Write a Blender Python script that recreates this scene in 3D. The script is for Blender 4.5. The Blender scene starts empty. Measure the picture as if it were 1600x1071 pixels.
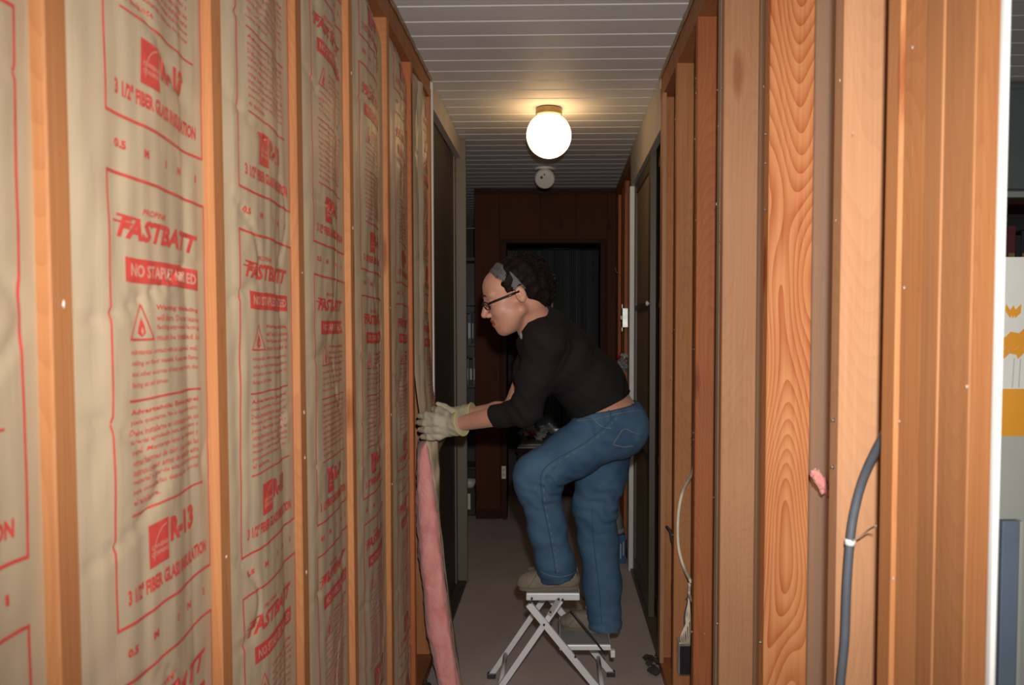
import bpy, bmesh, math, random
import numpy as np
from mathutils import Vector, Matrix, noise
from mathutils.bvhtree import BVHTree

random.seed(7)
scene = bpy.context.scene
C = scene.collection

# ------------------------------------------------------------------ camera
FPX = 1220.0
PITCH = math.radians(2.38)
cam_d = bpy.data.cameras.new('camera')
cam = bpy.data.objects.new('camera', cam_d)
C.objects.link(cam)
EYE = Vector((0, 0, 1.40))
cam.location = EYE
cam.rotation_euler = (math.radians(90) - PITCH, 0, 0)
cam_d.sensor_width = 36
cam_d.lens = FPX / 1600 * 36
PPX, PPY = 870.0, 517.0 + FPX * math.tan(PITCH)
cam_d.shift_x = (800 - PPX) / 1600
cam_d.shift_y = (PPY - 535.5) / 1600
cam_d.clip_start = 0.02
cam_d.dof.use_dof = True
cam_d.dof.focus_distance = 2.85
cam_d.dof.aperture_fstop = 6.0
scene.camera = cam

def W(px, py, d):
    """the point on the plane y = d seen at a pixel of the 1600 x 1071 photograph"""
    a = (px - PPX) / FPX
    b = -(py - PPY) / FPX
    dy = math.cos(PITCH) + b * math.sin(PITCH)
    dz = -math.sin(PITCH) + b * math.cos(PITCH)
    t = d / dy
    return Vector((a * t, d, 1.40 + dz * t))

# ------------------------------------------------------------------ world, flash, exposure
w = bpy.data.worlds.new('world'); scene.world = w; w.use_nodes = True
w.node_tree.nodes['Background'].inputs[0].default_value = (0.9, 0.85, 0.8, 1)
w.node_tree.nodes['Background'].inputs[1].default_value = 0.22
fl = bpy.data.lights.new('camera_flash', 'SPOT')
fl.energy = 145; fl.color = (1.0, 0.97, 0.92); fl.shadow_soft_size = 0.02
fl.spot_size = math.radians(97); fl.spot_blend = 1.0
flo = bpy.data.objects.new('camera_flash', fl); C.objects.link(flo)
flo.location = (0.035, -0.02, 1.52)
flo.rotation_euler = (math.radians(86), 0, math.radians(1.5))
vs = scene.view_settings
scene.display_settings.display_device = 'sRGB'
vs.view_transform = 'Standard'; vs.look = 'None'; vs.gamma = 1; vs.exposure = 0.0
vs.use_curve_mapping = False

# ------------------------------------------------------------------ materials
def nmat(name):
    m = bpy.data.materials.new(name); m.use_nodes = True
    nt = m.node_tree
    return m, nt, nt.nodes['Principled BSDF']

def N(nt, t, **kw):
    n = nt.nodes.new(t)
    for k, v in kw.items():
        if k.startswith('i_'): n.inputs[k[2:].replace('_', ' ')].default_value = v
        else: setattr(n, k, v)
    return n

def mat(name, col, rough=0.6, var=0.12, scale=8, stretch=(1, 1, 1), bump=0.0, bscale=60, metal=0, spec=0.5, emit=None, sheen=0, col2=None, bdist=0.002):
    m, nt, b = nmat(name)
    b.inputs['Roughness'].default_value = rough
    b.inputs['Metallic'].default_value = metal
    b.inputs['Specular IOR Level'].default_value = spec
    if sheen: b.inputs['Sheen Weight'].default_value = sheen
    tc = N(nt, 'ShaderNodeTexCoord'); mp = N(nt, 'ShaderNodeMapping'); mp.inputs['Scale'].default_value = stretch
    nt.links.new(tc.outputs['Object'], mp.inputs['Vector'])
    nz = N(nt, 'ShaderNodeTexNoise', i_Scale=scale, i_Detail=5.0)
    nt.links.new(mp.outputs[0], nz.inputs['Vector'])
    rp = N(nt, 'ShaderNodeValToRGB')
    c = Vector(col[:3]); d2 = Vector(col2) if col2 else c * (1 - var)
    c1 = c if col2 else c * (1 + var)
    rp.color_ramp.elements[0].color = (*d2, 1); rp.color_ramp.elements[1].color = (*c1, 1)
    rp.color_ramp.elements[0].position = 0.3; rp.color_ramp.elements[1].position = 0.7
    nt.links.new(nz.outputs['Fac'], rp.inputs[0]); nt.links.new(rp.outputs[0], b.inputs['Base Color'])
    if bump:
        n2 = N(nt, 'ShaderNodeTexNoise', i_Scale=bscale, i_Detail=4.0)
        nt.links.new(mp.outputs[0], n2.inputs['Vector'])
        bp = N(nt, 'ShaderNodeBump', i_Strength=bump, i_Distance=bdist)
        nt.links.new(n2.outputs['Fac'], bp.inputs['Height']); nt.links.new(bp.outputs[0], b.inputs['Normal'])
    if emit:
        b.inputs['Emission Color'].default_value = (*emit[0], 1); b.inputs['Emission Strength'].default_value = emit[1]
    return m

def wood(name, light, dark, grain=0.5, freq=38.0, rough=0.62, ns=4.5, stretch=0.16, spec=0.3):
    """contour-line grain running along z, with fine fibre and a few knots"""
    m, nt, b = nmat(name); L = nt.links.new
    b.inputs['Roughness'].default_value = rough; b.inputs['Specular IOR Level'].default_value = spec
    tc = N(nt, 'ShaderNodeTexCoord'); oi = N(nt, 'ShaderNodeObjectInfo')
    mul = N(nt, 'ShaderNodeMath', operation='MULTIPLY'); mul.inputs[1].default_value = 37.0
    L(oi.outputs['Random'], mul.inputs[0])
    add = N(nt, 'ShaderNodeVectorMath', operation='ADD'); L(tc.outputs['Object'], add.inputs[0]); L(mul.outputs[0], add.inputs[1])
    mp = N(nt, 'ShaderNodeMapping'); mp.inputs['Scale'].default_value = (1, 1, stretch); L(add.outputs[0], mp.inputs['Vector'])
    n1 = N(nt, 'ShaderNodeTexNoise', i_Scale=ns, i_Detail=1.2); L(mp.outputs[0], n1.inputs['Vector'])
    k = N(nt, 'ShaderNodeMath', operation='MULTIPLY'); k.inputs[1].default_value = freq; L(n1.outputs['Fac'], k.inputs[0])
    fr = N(nt, 'ShaderNodeMath', operation='FRACT'); L(k.outputs[0], fr.inputs[0])
    pw = N(nt, 'ShaderNodeMath', operation='POWER'); pw.inputs[1].default_value = 1.8; L(fr.outputs[0], pw.inputs[0])
    g = N(nt, 'ShaderNodeMath', operation='MULTIPLY'); g.inputs[1].default_value = grain; L(pw.outputs[0], g.inputs[0])
    mp2 = N(nt, 'ShaderNodeMapping'); mp2.inputs['Scale'].default_value = (1, 1, 0.02); L(add.outputs[0], mp2.inputs['Vector'])
    n2 = N(nt, 'ShaderNodeTexNoise', i_Scale=170.0, i_Detail=3.0); L(mp2.outputs[0], n2.inputs['Vector'])
    n3 = N(nt, 'ShaderNodeTexNoise', i_Scale=2.3, i_Detail=3.0); L(add.outputs[0], n3.inputs['Vector'])
    s = N(nt, 'ShaderNodeMath', operation='MULTIPLY_ADD'); s.inputs[1].default_value = 0.45
    L(n2.outputs['Fac'], s.inputs[0]); L(g.outputs[0], s.inputs[2])
    s2 = N(nt, 'ShaderNodeMath', operation='MULTIPLY_ADD'); s2.inputs[1].default_value = 0.5
    L(n3.outputs['Fac'], s2.inputs[0]); L(s.outputs[0], s2.inputs[2])
    # knots
    mpk = N(nt, 'ShaderNodeMapping'); mpk.inputs['Scale'].default_value = (9, 9, 2.1); L(add.outputs[0], mpk.inputs['Vector'])
    vo = N(nt, 'ShaderNodeTexVoronoi', i_Scale=1.0); L(mpk.outputs[0], vo.inputs['Vector'])
    kr = N(nt, 'ShaderNodeMapRange'); kr.inputs['From Min'].default_value = 0.06; kr.inputs['From Max'].default_value = 0.16
    kr.inputs['To Min'].default_value = 0.55; kr.inputs['To Max'].default_value = 0.0; L(vo.outputs['Distance'], kr.inputs['Value'])
    s3 = N(nt, 'ShaderNodeMath', operation='ADD'); L(s2.outputs[0], s3.inputs[0]); L(kr.outputs[0], s3.inputs[1])
    rp = N(nt, 'ShaderNodeValToRGB')
    rp.color_ramp.elements[0].position = 0.35; rp.color_ramp.elements[1].position = 1.05
    rp.color_ramp.elements[0].color = (*light, 1); rp.color_ramp.elements[1].color = (*dark, 1)
    L(s3.outputs[0], rp.inputs[0])
    hs = N(nt, 'ShaderNodeHueSaturation')
    v = N(nt, 'ShaderNodeMapRange'); v.inputs['To Min'].default_value = 0.86; v.inputs['To Max'].default_value = 1.12
    L(oi.outputs['Random'], v.inputs['Value']); L(v.outputs[0], hs.inputs['Value'])
    L(rp.outputs[0], hs.inputs['Color']); L(hs.outputs[0], b.inputs['Base Color'])
    bp = N(nt, 'ShaderNodeBump', i_Strength=0.25, i_Distance=0.001)
    L(n2.outputs['Fac'], bp.inputs['Height']); L(bp.outputs[0], b.inputs['Normal'])
    return m

M = {}
M['fir'] = wood('fir_wood', (0.52, 0.225, 0.088), (0.29, 0.088, 0.026), 0.12, 70)
M['fir_pale'] = wood('fir_wood_pale', (0.52, 0.27, 0.14), (0.34, 0.14, 0.06), 0.09, 75)
M['fir_bold'] = wood('fir_wood_bold_grain', (0.64, 0.28, 0.11), (0.36, 0.07, 0.012), 0.40, 44.0, ns=5.5, stretch=0.22)
M['fir_red'] = wood('fir_wood_red', (0.48, 0.165, 0.06), (0.26, 0.065, 0.02), 0.15, 60)
M['plate_wood'] = wood('plate_wood', (0.42, 0.17, 0.065), (0.2, 0.07, 0.025), 0.3)
M['weathered'] = wood('wood_edge_weathered', (0.40, 0.31, 0.22), (0.22, 0.16, 0.10), 0.3)
M['jamb_wood'] = wood('jamb_wood', (0.40, 0.175, 0.07), (0.24, 0.09, 0.033), 0.10, 50)
M['dark_panel'] = wood('dark_mahogany_panel', (0.088, 0.028, 0.012), (0.045, 0.014, 0.007), 0.12, rough=0.6, spec=0.12)
M['dark_trim'] = wood('dark_trim', (0.055, 0.020, 0.011), (0.03, 0.011, 0.007), 0.12, rough=0.6, spec=0.12)
M['back_panel'] = mat('panel_back', (0.52, 0.40, 0.29), 0.8, 0.12, 6, (1, 1, 0.1), 0.3, 120)
M['sheath'] = wood('sheathing_back', (0.34, 0.12, 0.045), (0.2, 0.06, 0.02), 0.3)
M['ceiling_paint'] = mat('ceiling_white_paint', (0.72, 0.73, 0.74), 0.62, 0.05, 3, bump=0.15, bscale=30)
M['ceiling_gap'] = mat('ceiling_substrate', (0.35, 0.34, 0.33), 0.8)
M['white_paint'] = mat('white_trim_paint', (0.72, 0.71, 0.68), 0.45, 0.05, 5)
M['cream_paint'] = mat('cream_trim_paint', (0.46, 0.43, 0.40), 0.5, 0.06, 5)
M['grey_paint'] = mat('grey_trim_paint', (0.40, 0.37, 0.33), 0.5, 0.06, 5)
M['floor'] = mat('floor_concrete', (0.56, 0.485, 0.46), 0.5, 0.16, 2.2, bump=0.15, bscale=25, col2=(0.46, 0.395, 0.37))
M['kraft'] = mat('kraft_paper', (0.50, 0.395, 0.265), 0.42, 0.07, 14, (1, 1, 0.12), 0.4, 34, bdist=0.0025)
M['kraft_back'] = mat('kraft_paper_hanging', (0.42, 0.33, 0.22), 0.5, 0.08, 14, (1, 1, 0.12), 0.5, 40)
M['print'] = mat('red_printing_ink', (0.62, 0.075, 0.06), 0.45, 0.12, 40)
M['print_gap'] = mat('unprinted_kraft_line', (0.62, 0.33, 0.24), 0.45, 0.05, 40)
M['pink'] = mat('pink_fiberglass', (0.92, 0.44, 0.40), 0.95, 0.22, 26, (1, 1, 0.5), 0.8, 150, sheen=0.3, bdist=0.004, col2=(0.80, 0.28, 0.26))
M['plaster'] = mat('plaster_crumb', (0.72, 0.68, 0.62), 0.8, 0.1, 40)
M['debris'] = mat('dark_debris', (0.045, 0.035, 0.03), 0.9, 0.4, 30, bump=0.6)
M['nail'] = mat('nail_steel', (0.5, 0.48, 0.45), 0.35, 0.1, 40, metal=0.8)
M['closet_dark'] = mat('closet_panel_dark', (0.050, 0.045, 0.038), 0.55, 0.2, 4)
M['closet_stile'] = mat('closet_stile_taupe', (0.16, 0.135, 0.105), 0.5, 0.08, 6, (1, 1, 0.1))
M['closet_frame'] = mat('closet_frame_brown', (0.095, 0.075, 0.052), 0.45, 0.12, 6, (1, 1, 0.1))
M['closet_panel'] = mat('closet_panel_tan', (0.225, 0.172, 0.115), 0.6, 0.06, 6, (1, 1, 0.1))
M['closet_panel2'] = mat('closet_panel_green_grey', (0.15, 0.15, 0.125), 0.5, 0.06, 6, (1, 1, 0.1))
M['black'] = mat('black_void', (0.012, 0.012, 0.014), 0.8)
M['curtain'] = mat('curtain_cloth', (0.12, 0.145, 0.14), 0.75, 0.15, 10, (1, 1, 0.1), 0.3, 200)
M['metal'] = mat('galvanised_metal', (0.62, 0.62, 0.60), 0.3, 0.2, 30, metal=0.7)
M['bronze'] = mat('bronze_fixture', (0.34, 0.24, 0.12), 0.35, 0.1, 20, metal=0.7)
M['plastic_white'] = mat('white_plastic', (0.75, 0.74, 0.70), 0.4, 0.04, 10)
M['plastic_dark'] = mat('dark_plastic', (0.03, 0.03, 0.032), 0.4)
M['cable_grey'] = mat('cable_grey_sheath', (0.085, 0.095, 0.115), 0.45, 0.1, 30)
M['cable_white'] = mat('cable_white_sheath', (0.85, 0.76, 0.60), 0.5, 0.1, 30)
M['stool_white'] = mat('stool_white_enamel', (0.72, 0.73, 0.74), 0.3, 0.04, 10)
M['stool_mat'] = mat('stool_grey_rubber', (0.27, 0.265, 0.25), 0.7, 0.08, 60, bump=0.4, bscale=300)
M['skin'] = mat('skin', (0.60, 0.29, 0.195), 0.5, 0.06, 12, sheen=0.1)
M['lips'] = mat('lips', (0.42, 0.10, 0.085), 0.4, 0.05, 20)
M['brow'] = mat('brow_hair', (0.08, 0.035, 0.025), 0.7)
M['hair'] = mat('dark_brown_hair', (0.010, 0.0055, 0.0045), 0.7, 0.4, 60, (1, 1, 0.3), 0.5, 90, bdist=0.003, spec=0.15)
M['band'] = mat('grey_headband_cloth', (0.13, 0.125, 0.125), 0.8, 0.1, 40, bump=0.3, bscale=200)
M['shirt'] = mat('black_knit', (0.014, 0.014, 0.0145), 0.9, 0.15, 12, bump=0.4, bscale=300, spec=0.2)
M['undershirt'] = mat('grey_undershirt', (0.25, 0.25, 0.26), 0.8)
M['jeans'] = mat('blue_denim', (0.078, 0.158, 0.25), 0.85, 0.3, 5.5, bump=0.5, bscale=260, col2=(0.030, 0.072, 0.135), spec=0.25)
M['denim_dark'] = mat('denim_dark_seam', (0.030, 0.065, 0.12), 0.8, 0.2, 60)
M['stitch'] = mat('denim_stitching', (0.20, 0.215, 0.22), 0.7, 0.2, 200)
M['glove'] = mat('canvas_glove', (0.55, 0.50, 0.36), 0.8, 0.13, 22, bump=0.4, bscale=160, col2=(0.44, 0.42, 0.31))
M['glove_rim'] = mat('glove_yellow_cuff_edge', (0.60, 0.52, 0.20), 0.7)
M['shoe'] = mat('taupe_suede', (0.215, 0.18, 0.14), 0.85, 0.15, 30, bump=0.3)
M['shoe_light'] = mat('tan_shoe_trim', (0.48, 0.39, 0.25), 0.8)
M['sole'] = mat('shoe_sole', (0.17, 0.14, 0.10), 0.7)
M['lace'] = mat('shoe_lace', (0.7, 0.68, 0.62), 0.7)
M['glasses'] = mat('glasses_frame', (0.012, 0.011, 0.012), 0.25)
M['eye'] = mat('eye_white', (0.55, 0.5, 0.45), 0.2)
M['orange'] = mat('orange_print', (0.85, 0.36, 0.03), 0.5, 0.04, 10)
M['white_board'] = mat('white_printed_board', (0.80, 0.80, 0.74), 0.5, 0.02, 10)
M['lightgrey_board'] = mat('light_grey_board', (0.46, 0.48, 0.44), 0.5, 0.03, 10)
M['bluegrey'] = mat('blue_grey_plastic', (0.17, 0.22, 0.29), 0.5, 0.1, 6)
M['blue_box'] = mat('blue_package', (0.03, 0.10, 0.25), 0.4, 0.1, 20)
M['cabinet_grey'] = mat('cabinet_grey_green', (0.16, 0.19, 0.19), 0.5, 0.05, 5)
M['grey_bag'] = mat('grey_cloth', (0.25, 0.235, 0.225), 0.85, 0.15, 12, bump=0.3)
M['clear_bag'] = mat('crumpled_plastic', (0.33, 0.33, 0.34), 0.22, 0.3, 30)
M['red'] = mat('red_print_plastic', (0.35, 0.02, 0.03), 0.3)
for i, c in enumerate([(0.10, 0.02, 0.025), (0.02, 0.02, 0.025), (0.3, 0.24, 0.1), (0.16, 0.02, 0.03), (0.1, 0.13, 0.2), (0.25, 0.3, 0.36)]):
    M['book%d' % i] = mat('book_cover_%d' % i, c, 0.5)
# clear lens glass
m, nt, b = nmat('spectacle_glass'); b.inputs['Transmission Weight'].default_value = 1; b.inputs['Roughness'].default_value = 0.0
b.inputs['IOR'].default_value = 1.05; b.inputs['Base Color'].default_value = (0.8, 0.82, 0.82, 1); M['lens'] = m
m, nt, b = nmat('lit_opal_globe'); b.inputs['Base Color'].default_value = (0.9, 0.85, 0.75, 1)
b.inputs['Emission Color'].default_value = (1.0, 0.60, 0.26, 1); b.inputs['Emission Strength'].default_value = 7.0; M['globe'] = m

# ------------------------------------------------------------------ helpers
def obj(name, me, m=None, parent=None, smooth=False):
    o = bpy.data.objects.new(name, me); C.objects.link(o)
    if m is not None:
        for x in (m if isinstance(m, (list, tuple)) else [m]): me.materials.append(x)
    if smooth: me.polygons.foreach_set('use_smooth', [True] * len(me.polygons))
    if parent: o.parent = parent; o.matrix_parent_inverse = Matrix.Translation(-parent.location)
    return o

def bmobj(name, bm, m=None, parent=None, smooth=False):
    me = bpy.data.meshes.new(name); bm.normal_update(); bm.to_mesh(me); bm.free()
    return obj(name, me, m, parent, smooth)

def tag(o, label=None, cat=None, group=None, kind=None):
    if label: o['label'] = label
    if cat: o['category'] = cat
    if group: o['group'] = group
    if kind: o['kind'] = kind
    return o

def empty(name, loc=(0, 0, 0), label=None, cat=None, group=None, kind=None):
    o = bpy.data.objects.new(name, None); C.objects.link(o); o.location = loc; o.empty_display_size = 0.1
    return tag(o, label, cat, group, kind)

def bx(bm, x0, x1, y0, y1, z0, z1, bev=0.0):
    mtx = Matrix.Translation(((x0 + x1) / 2, (y0 + y1) / 2, (z0 + z1) / 2)) @ Matrix.Diagonal((abs(x1 - x0), abs(y1 - y0), abs(z1 - z0), 1))
    r = bmesh.ops.create_cube(bm, size=1, matrix=mtx)
    if bev:
        es = list({e for v in r['verts'] for e in v.link_edges})
        bmesh.ops.bevel(bm, geom=es, offset=bev, segments=2, affect='EDGES', profile=0.5)

def box(name, x0, x1, y0, y1, z0, z1, m, parent=None, bev=0.0):
    bm = bmesh.new(); bx(bm, x0, x1, y0, y1, z0, z1, bev)
    return bmobj(name, bm, m, parent)

def catmull(pts, n=8):
    P = [Vector(p) for p in pts]; P = [2 * P[0] - P[1]] + P + [2 * P[-1] - P[-2]]; out = []
    for i in range(1, len(P) - 2):
        for j in range(n):
            t = j / n; a, b_, c, d = P[i - 1], P[i], P[i + 1], P[i + 2]
            out.append(0.5 * ((2 * b_) + (c - a) * t + (2 * a - 5 * b_ + 4 * c - d) * t * t + (3 * b_ - a - 3 * c + d) * t ** 3))
    out.append(P[-2]); return out

def tube(bm, pts, r, seg=8, cap=True, flat=None):
    """sweep a circle along points; r a number or a list"""
    P = [Vector(p) for p in pts]; rings = []; up = None
    for i, p in enumerate(P):
        t = (P[min(i + 1, len(P) - 1)] - P[max(i - 1, 0)]).normalized()
        if up is None: up = Vector((0, 0, 1)) if abs(t.z) < 0.9 else Vector((1, 0, 0))
        s = t.cross(up).normalized(); up = s.cross(t).normalized()
        rr = r[i] if isinstance(r, (list, tuple)) else r
        f = flat or 1.0
        rings.append([bm.verts.new(p + rr * (math.cos(a) * s + f * math.sin(a) * up)) for a in [2 * math.pi * k / seg for k in range(seg)]])
    for a, b_ in zip(rings, rings[1:]):
        for k in range(seg): bm.faces.new((a[k], a[(k + 1) % seg], b_[(k + 1) % seg], b_[k]))
    if cap: bm.faces.new(rings[0][::-1]); bm.faces.new(rings[-1])

def bar(bm, a, b_, wd, th, side=(0, 1, 0)):
    """rectangular bar from a to b; th is measured along side"""
    a, b_ = Vector(a), Vector(b_); t = (b_ - a).normalized(); s = Vector(side); s = (s - s.dot(t) * t).normalized(); u = t.cross(s)
    vs_ = []
    for p in (a, b_):
        for i, j in ((-1, -1), (1, -1), (1, 1), (-1, 1)): vs_.append(bm.verts.new(p + u * wd / 2 * i + s * th / 2 * j))
    for f in ((0, 1, 2, 3), (7, 6, 5, 4), (0, 4, 5, 1), (1, 5, 6, 2), (2, 6, 7, 3), (3, 7, 4, 0)): bm.faces.new([vs_[k] for k in f])

def lathe(bm, prof, center, seg=32, axis='z'):
    rings = []
    for r, h in prof:
        ring = []
        for k in range(seg):
            a = 2 * math.pi * k / seg
            p = Vector((r * math.cos(a), r * math.sin(a), h))
            if axis == 'y': p = Vector((p.x, h, p.y))
            if axis == 'x': p = Vector((h, p.x, p.y))
            ring.append(bm.verts.new(Vector(center) + p))
        rings.append(ring)
    for a, b_ in zip(rings, rings[1:]):
        for k in range(seg): bm.faces.new((a[k], a[(k + 1) % seg], b_[(k + 1) % seg], b_[k]))
    bm.faces.new(rings[0]); bm.faces.new(rings[-1])

def blob(bm, c, r, sc=(1, 1, 1), amp=0.3, sub=2, seed=0):
    res = bmesh.ops.create_icosphere(bm, subdivisions=sub, radius=1)
    for v in res['verts']:
        n_ = noise.noise(v.co * 1.7 + Vector((seed * 3.1, seed, -seed)))
        v.co = Vector(c) + Vector((v.co.x * sc[0], v.co.y * sc[1], v.co.z * sc[2])) * r * (1 + amp * n_ * 2)

# ================================================================== THE SETTING
HL, HR = -0.52, 0.425
CEIL, END = 2.44, 5.75
floor = box('floor', -2.4, 3.4, -1.2, 8.0, -0.05, 0, M['floor']); tag(floor, kind='structure')

ceiling = empty('ceiling', (0, 0, CEIL), kind='structure')
SK = 0.028          # the boards run slightly off square to the hall
def board_mesh(y0, wd):
    bm = bmesh.new(); e = 0.0045; prof = [(0.0, 0.012), (0.0, e), (e, 0), (wd - e, 0), (wd, e), (wd, 0.012)]
    A = [bm.verts.new((-2.35, y0 + p + 2.35 * SK, CEIL + q)) for p, q in prof]
    B = [bm.verts.new((3.35, y0 + p - 3.35 * SK, CEIL + q)) for p, q in prof]
    for i in range(6): bm.faces.new((A[i], B[i], B[(i + 1) % 6], A[(i + 1) % 6]))
    bm.faces.new(A[::-1]); bm.faces.new(B); return bm
y = -1.1
while y < 7.9:
    bmobj('ceiling_board', board_mesh(y, 0.1215), M['ceiling_paint'], ceiling); y += 0.1255
box('ceiling_deck', -2.4, 3.4, -1.4, 8.2, CEIL + 0.012, CEIL + 0.05, M['ceiling_gap'], ceiling)

def plaster_bits(parent, pts, seed=0):
    bm = bmesh.new()
    for i, (p, r) in enumerate(pts): blob(bm, p, r, (0.35, 1, 1.3), 0.35, 1, seed + i)
    o = bmobj('plaster_crumbs', bm, M['plaster'], parent); o['kind'] = 'stuff'

def stud(parent, x0, x1, y0, y1, z0, z1, m, lean=0.0, bow=0.0):
    bm = bmesh.new(); e = 0.0022; rings = []
    for k in range(9):
        t = k / 8; z = z0 + (z1 - z0) * t; dx = 0; dy = lean * (t - 0.5) + bow * math.sin(math.pi * t)
        q = [(x0 + e, y0), (x1 - e, y0), (x1, y0 + e), (x1, y1 - e), (x1 - e, y1), (x0 + e, y1), (x0, y1 - e), (x0, y0 + e)]
        rings.append([bm.verts.new((a + dx, b_ + dy, z)) for a, b_ in q])
    for a, b_ in zip(rings, rings[1:]):
        for k in range(8): bm.faces.new((a[k], a[(k + 1) % 8], b_[(k + 1) % 8], b_[k]))
    bm.faces.new(rings[0][::-1]); bm.faces.new(rings[-1])
    return bmobj('stud', bm, m, parent)

# ---- left stud wall
wl = empty('wall_left', (-0.56, 0.3, 0), kind='structure')
LS = [-0.007, 0.399, 0.805, 1.194, 1.580, 1.982, 2.422, 2.819, 3.232]
LM = ['fir', 'fir', 'fir', 'fir', 'fir', 'fir', 'fir', 'fir_red', 'fir']
for i, s in enumerate(LS):
    stud(wl, HL - 0.089, HL, s, s + 0.038, 0.04, 2.355, M[LM[i]], random.uniform(-.006, .006), random.uniform(-.003, .003))
box('bottom_plate', HL - 0.089, HL, -0.2, 3.27, 0, 0.04, M['plate_wood'], wl)
box('top_plate', HL - 0.089, HL, -0.2, 3.27, 2.355, 2.395, M['plate_wood'], wl, 0.001)
box('top_plate', HL - 0.089, HL - 0.003, -0.2, 3.27, 2.397, 2.437, M['plate_wood'], wl, 0.001)
box('sheathing', HL - 0.10, HL - 0.091, -0.2, 3.27, 0, 2.435, M['sheath'], wl)
box('end_trim', HL - 0.09, HL + 0.006, 3.272, 3.292, 0, 2.435, M['white_paint'], wl, 0.001)
# torn plaster bead left where the wallboard met the ceiling
def bead(parent, x, y0, y1, seed):
    bm = bmesh.new(); n_ = 90; A = []
    for i in range(n_ + 1):
        y_ = y0 + (y1 - y0) * i / n_; h = 0.012 + 0.010 * noise.noise(Vector((y_ * 9, seed, 0))); t = 0.006 + 0.004 * noise.noise(Vector((y_ * 17, seed, 4)))
        A.append([bm.verts.new(q) for q in ((x, y_, CEIL - 0.001), (x, y_, CEIL - h), (x + t * (1 if x < 0 else -1), y_, CEIL - h * .8), (x + t * (1 if x < 0 else -1), y_, CEIL - 0.001))])
    for a, b_ in zip(A, A[1:]):
        for k in range(4): bm.faces.new((a[k], a[(k + 1) % 4], b_[(k + 1) % 4], b_[k]))
    bm.faces.new(A[0]); bm.faces.new(A[-1][::-1])
    bmobj('torn_plaster_edge', bm, M['weathered'], parent)
bead(wl, HL + 0.0005, 0, 3.27, 3)
bits = [((HL + 0.001, random.choice(LS[2:7]) + 0.019, random.uniform(.3, 2.3)), random.uniform(.002, .0035)) for _ in range(14)]
plaster_bits(wl, bits)

# ---- right stud wall
wr = empty('wall_right', (0.47, 0.7, 0), kind='structure')
RS = [(0.980, 1.020, 'fir'), (1.173, 1.211, 'fir_pale'), (1.579, 1.617, 'fir_bold'), (2.011, 2.049, 'fir_pale'), (2.39, 2.428, 'fir_red'), (2.80, 2.838, 'fir'), (3.20, 3.238, 'fir')]
for a, b_, mm in RS:
    stud(wr, HR, HR + 0.089, a, b_, 0.04, 2.345, M[mm], random.uniform(-.004, .004), 0)
stud(wr, HR, HR + 0.06, 2.052, 2.09, 0.04, 2.345, M['weathered'])
box('bottom_plate', HR, HR + 0.089, 0.93, 3.25, 0, 0.04, M['plate_wood'], wr)
box('top_plate', HR, HR + 0.089, 0.93, 3.25, 2.345, 2.39, M['plate_wood'], wr, 0.001)
box('top_plate', HR + 0.003, HR + 0.089, 0.93, 3.25, 2.392, 2.437, M['plate_wood'], wr, 0.001)
box('backing_panel', HR + 0.091, HR + 0.101, 0.98, 3.28, 0, 2.435, M['back_panel'], wr)
box('edge_strip', HR - 0.004, HR + 0.012, 3.14, 3.196, 0.04, 2.345, M['fir_pale'], wr, 0.001)
box('post', HR, HR + 0.073, 0.871, 0.913, 0, 2.435, M['jamb_wood'], wr, 0.002)
box('post', HR + 0.003, HR + 0.08, 0.917, 0.975, 0, 2.435, M['fir'], wr, 0.002)
box('jamb_board', HR, HR + 0.028, 0.803, 0.868, 0, 2.435, M['jamb_wood'], wr, 0.0015)
box('jamb_board', HR - 0.001, HR + 0.003, 0.757, 0.800, 0, 2.435, M['fir'], wr, 0.0015)
box('jamb_edge', HR - 0.003, HR + 0.0022, 0.7475, 0.7555, 0, 2.435, M['white_paint'], wr, 0.0006)
bead(wr, HR - 0.0005, 0.93, 3.25, 9)
bits = []
for px, py in ((1330, 210), (1420, 80), (1308, 130), (1190, 140), (1118, 145), (1120, 200), (1118, 320), (1085, 150), (1086, 345), (1118, 780), (1050, 590), (1410, 660), (1405, 910), (1516, 605), (1105, 998), (1305, 345), (1414, 450)):
    # nearest facing stud edge on the hall face
    d = FPX * HR / (px - 870); y_ = d
    z_ = 1.40 - (py - 517) * d / FPX
    bits.append(((HR - 0.0005, y_ + 0.004, z_), random.uniform(.0008, .0016) * (0.5 + d * 0.6)))
plaster_bits(wr, bits, 50)
nm = bmesh.new()
for i in range(24):
    a, b_, _ = random.choice(RS[1:]); z_ = random.uniform(0.3, 2.25)
    lathe(nm, [(0.0022, -0.004), (0.0022, 0), (0.004, 0), (0.004, 0.001)][::-1], (HR, (a + b_) / 2, z_), 6, 'x')
o = bmobj('nails', nm, M['nail'], wr); o['kind'] = 'stuff'

# far right: opening with header, sliding closet doors
ho = empty('wall_right_far', (0.47, 3.3, 0), kind='structure')
box('header', HR, HR + 0.03, 3.245, 4.52, 2.225, 2.437, M['cream_paint'], ho, 0.001)
box('casing', HR - 0.006, HR + 0.02, 4.50, 4.59, 0, 2.225, M['white_paint'], ho, 0.001)
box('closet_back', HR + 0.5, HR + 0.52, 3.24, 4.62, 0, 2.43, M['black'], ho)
box('floor_track', HR + 0.004, HR + 0.10, 3.26, 4.50, 0, 0.014, M['closet_frame'], ho)
for a, b_, x in ((4.60, 4.66, 0), (4.80, 4.94, 0.02), (5.04, 5.14, 0), (5.30, 5.42, 0.01), (5.56, 5.745, 0)):
    stud(ho, HR + 0.01 + x, HR + 0.099, a, b_, 0.04, 2.36, M['fir_red'])
box('top_plate', HR + 0.005, HR + 0.099, 4.6, END - 0.005, 2.365, 2.437, M['plate_wood'], ho)
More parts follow.
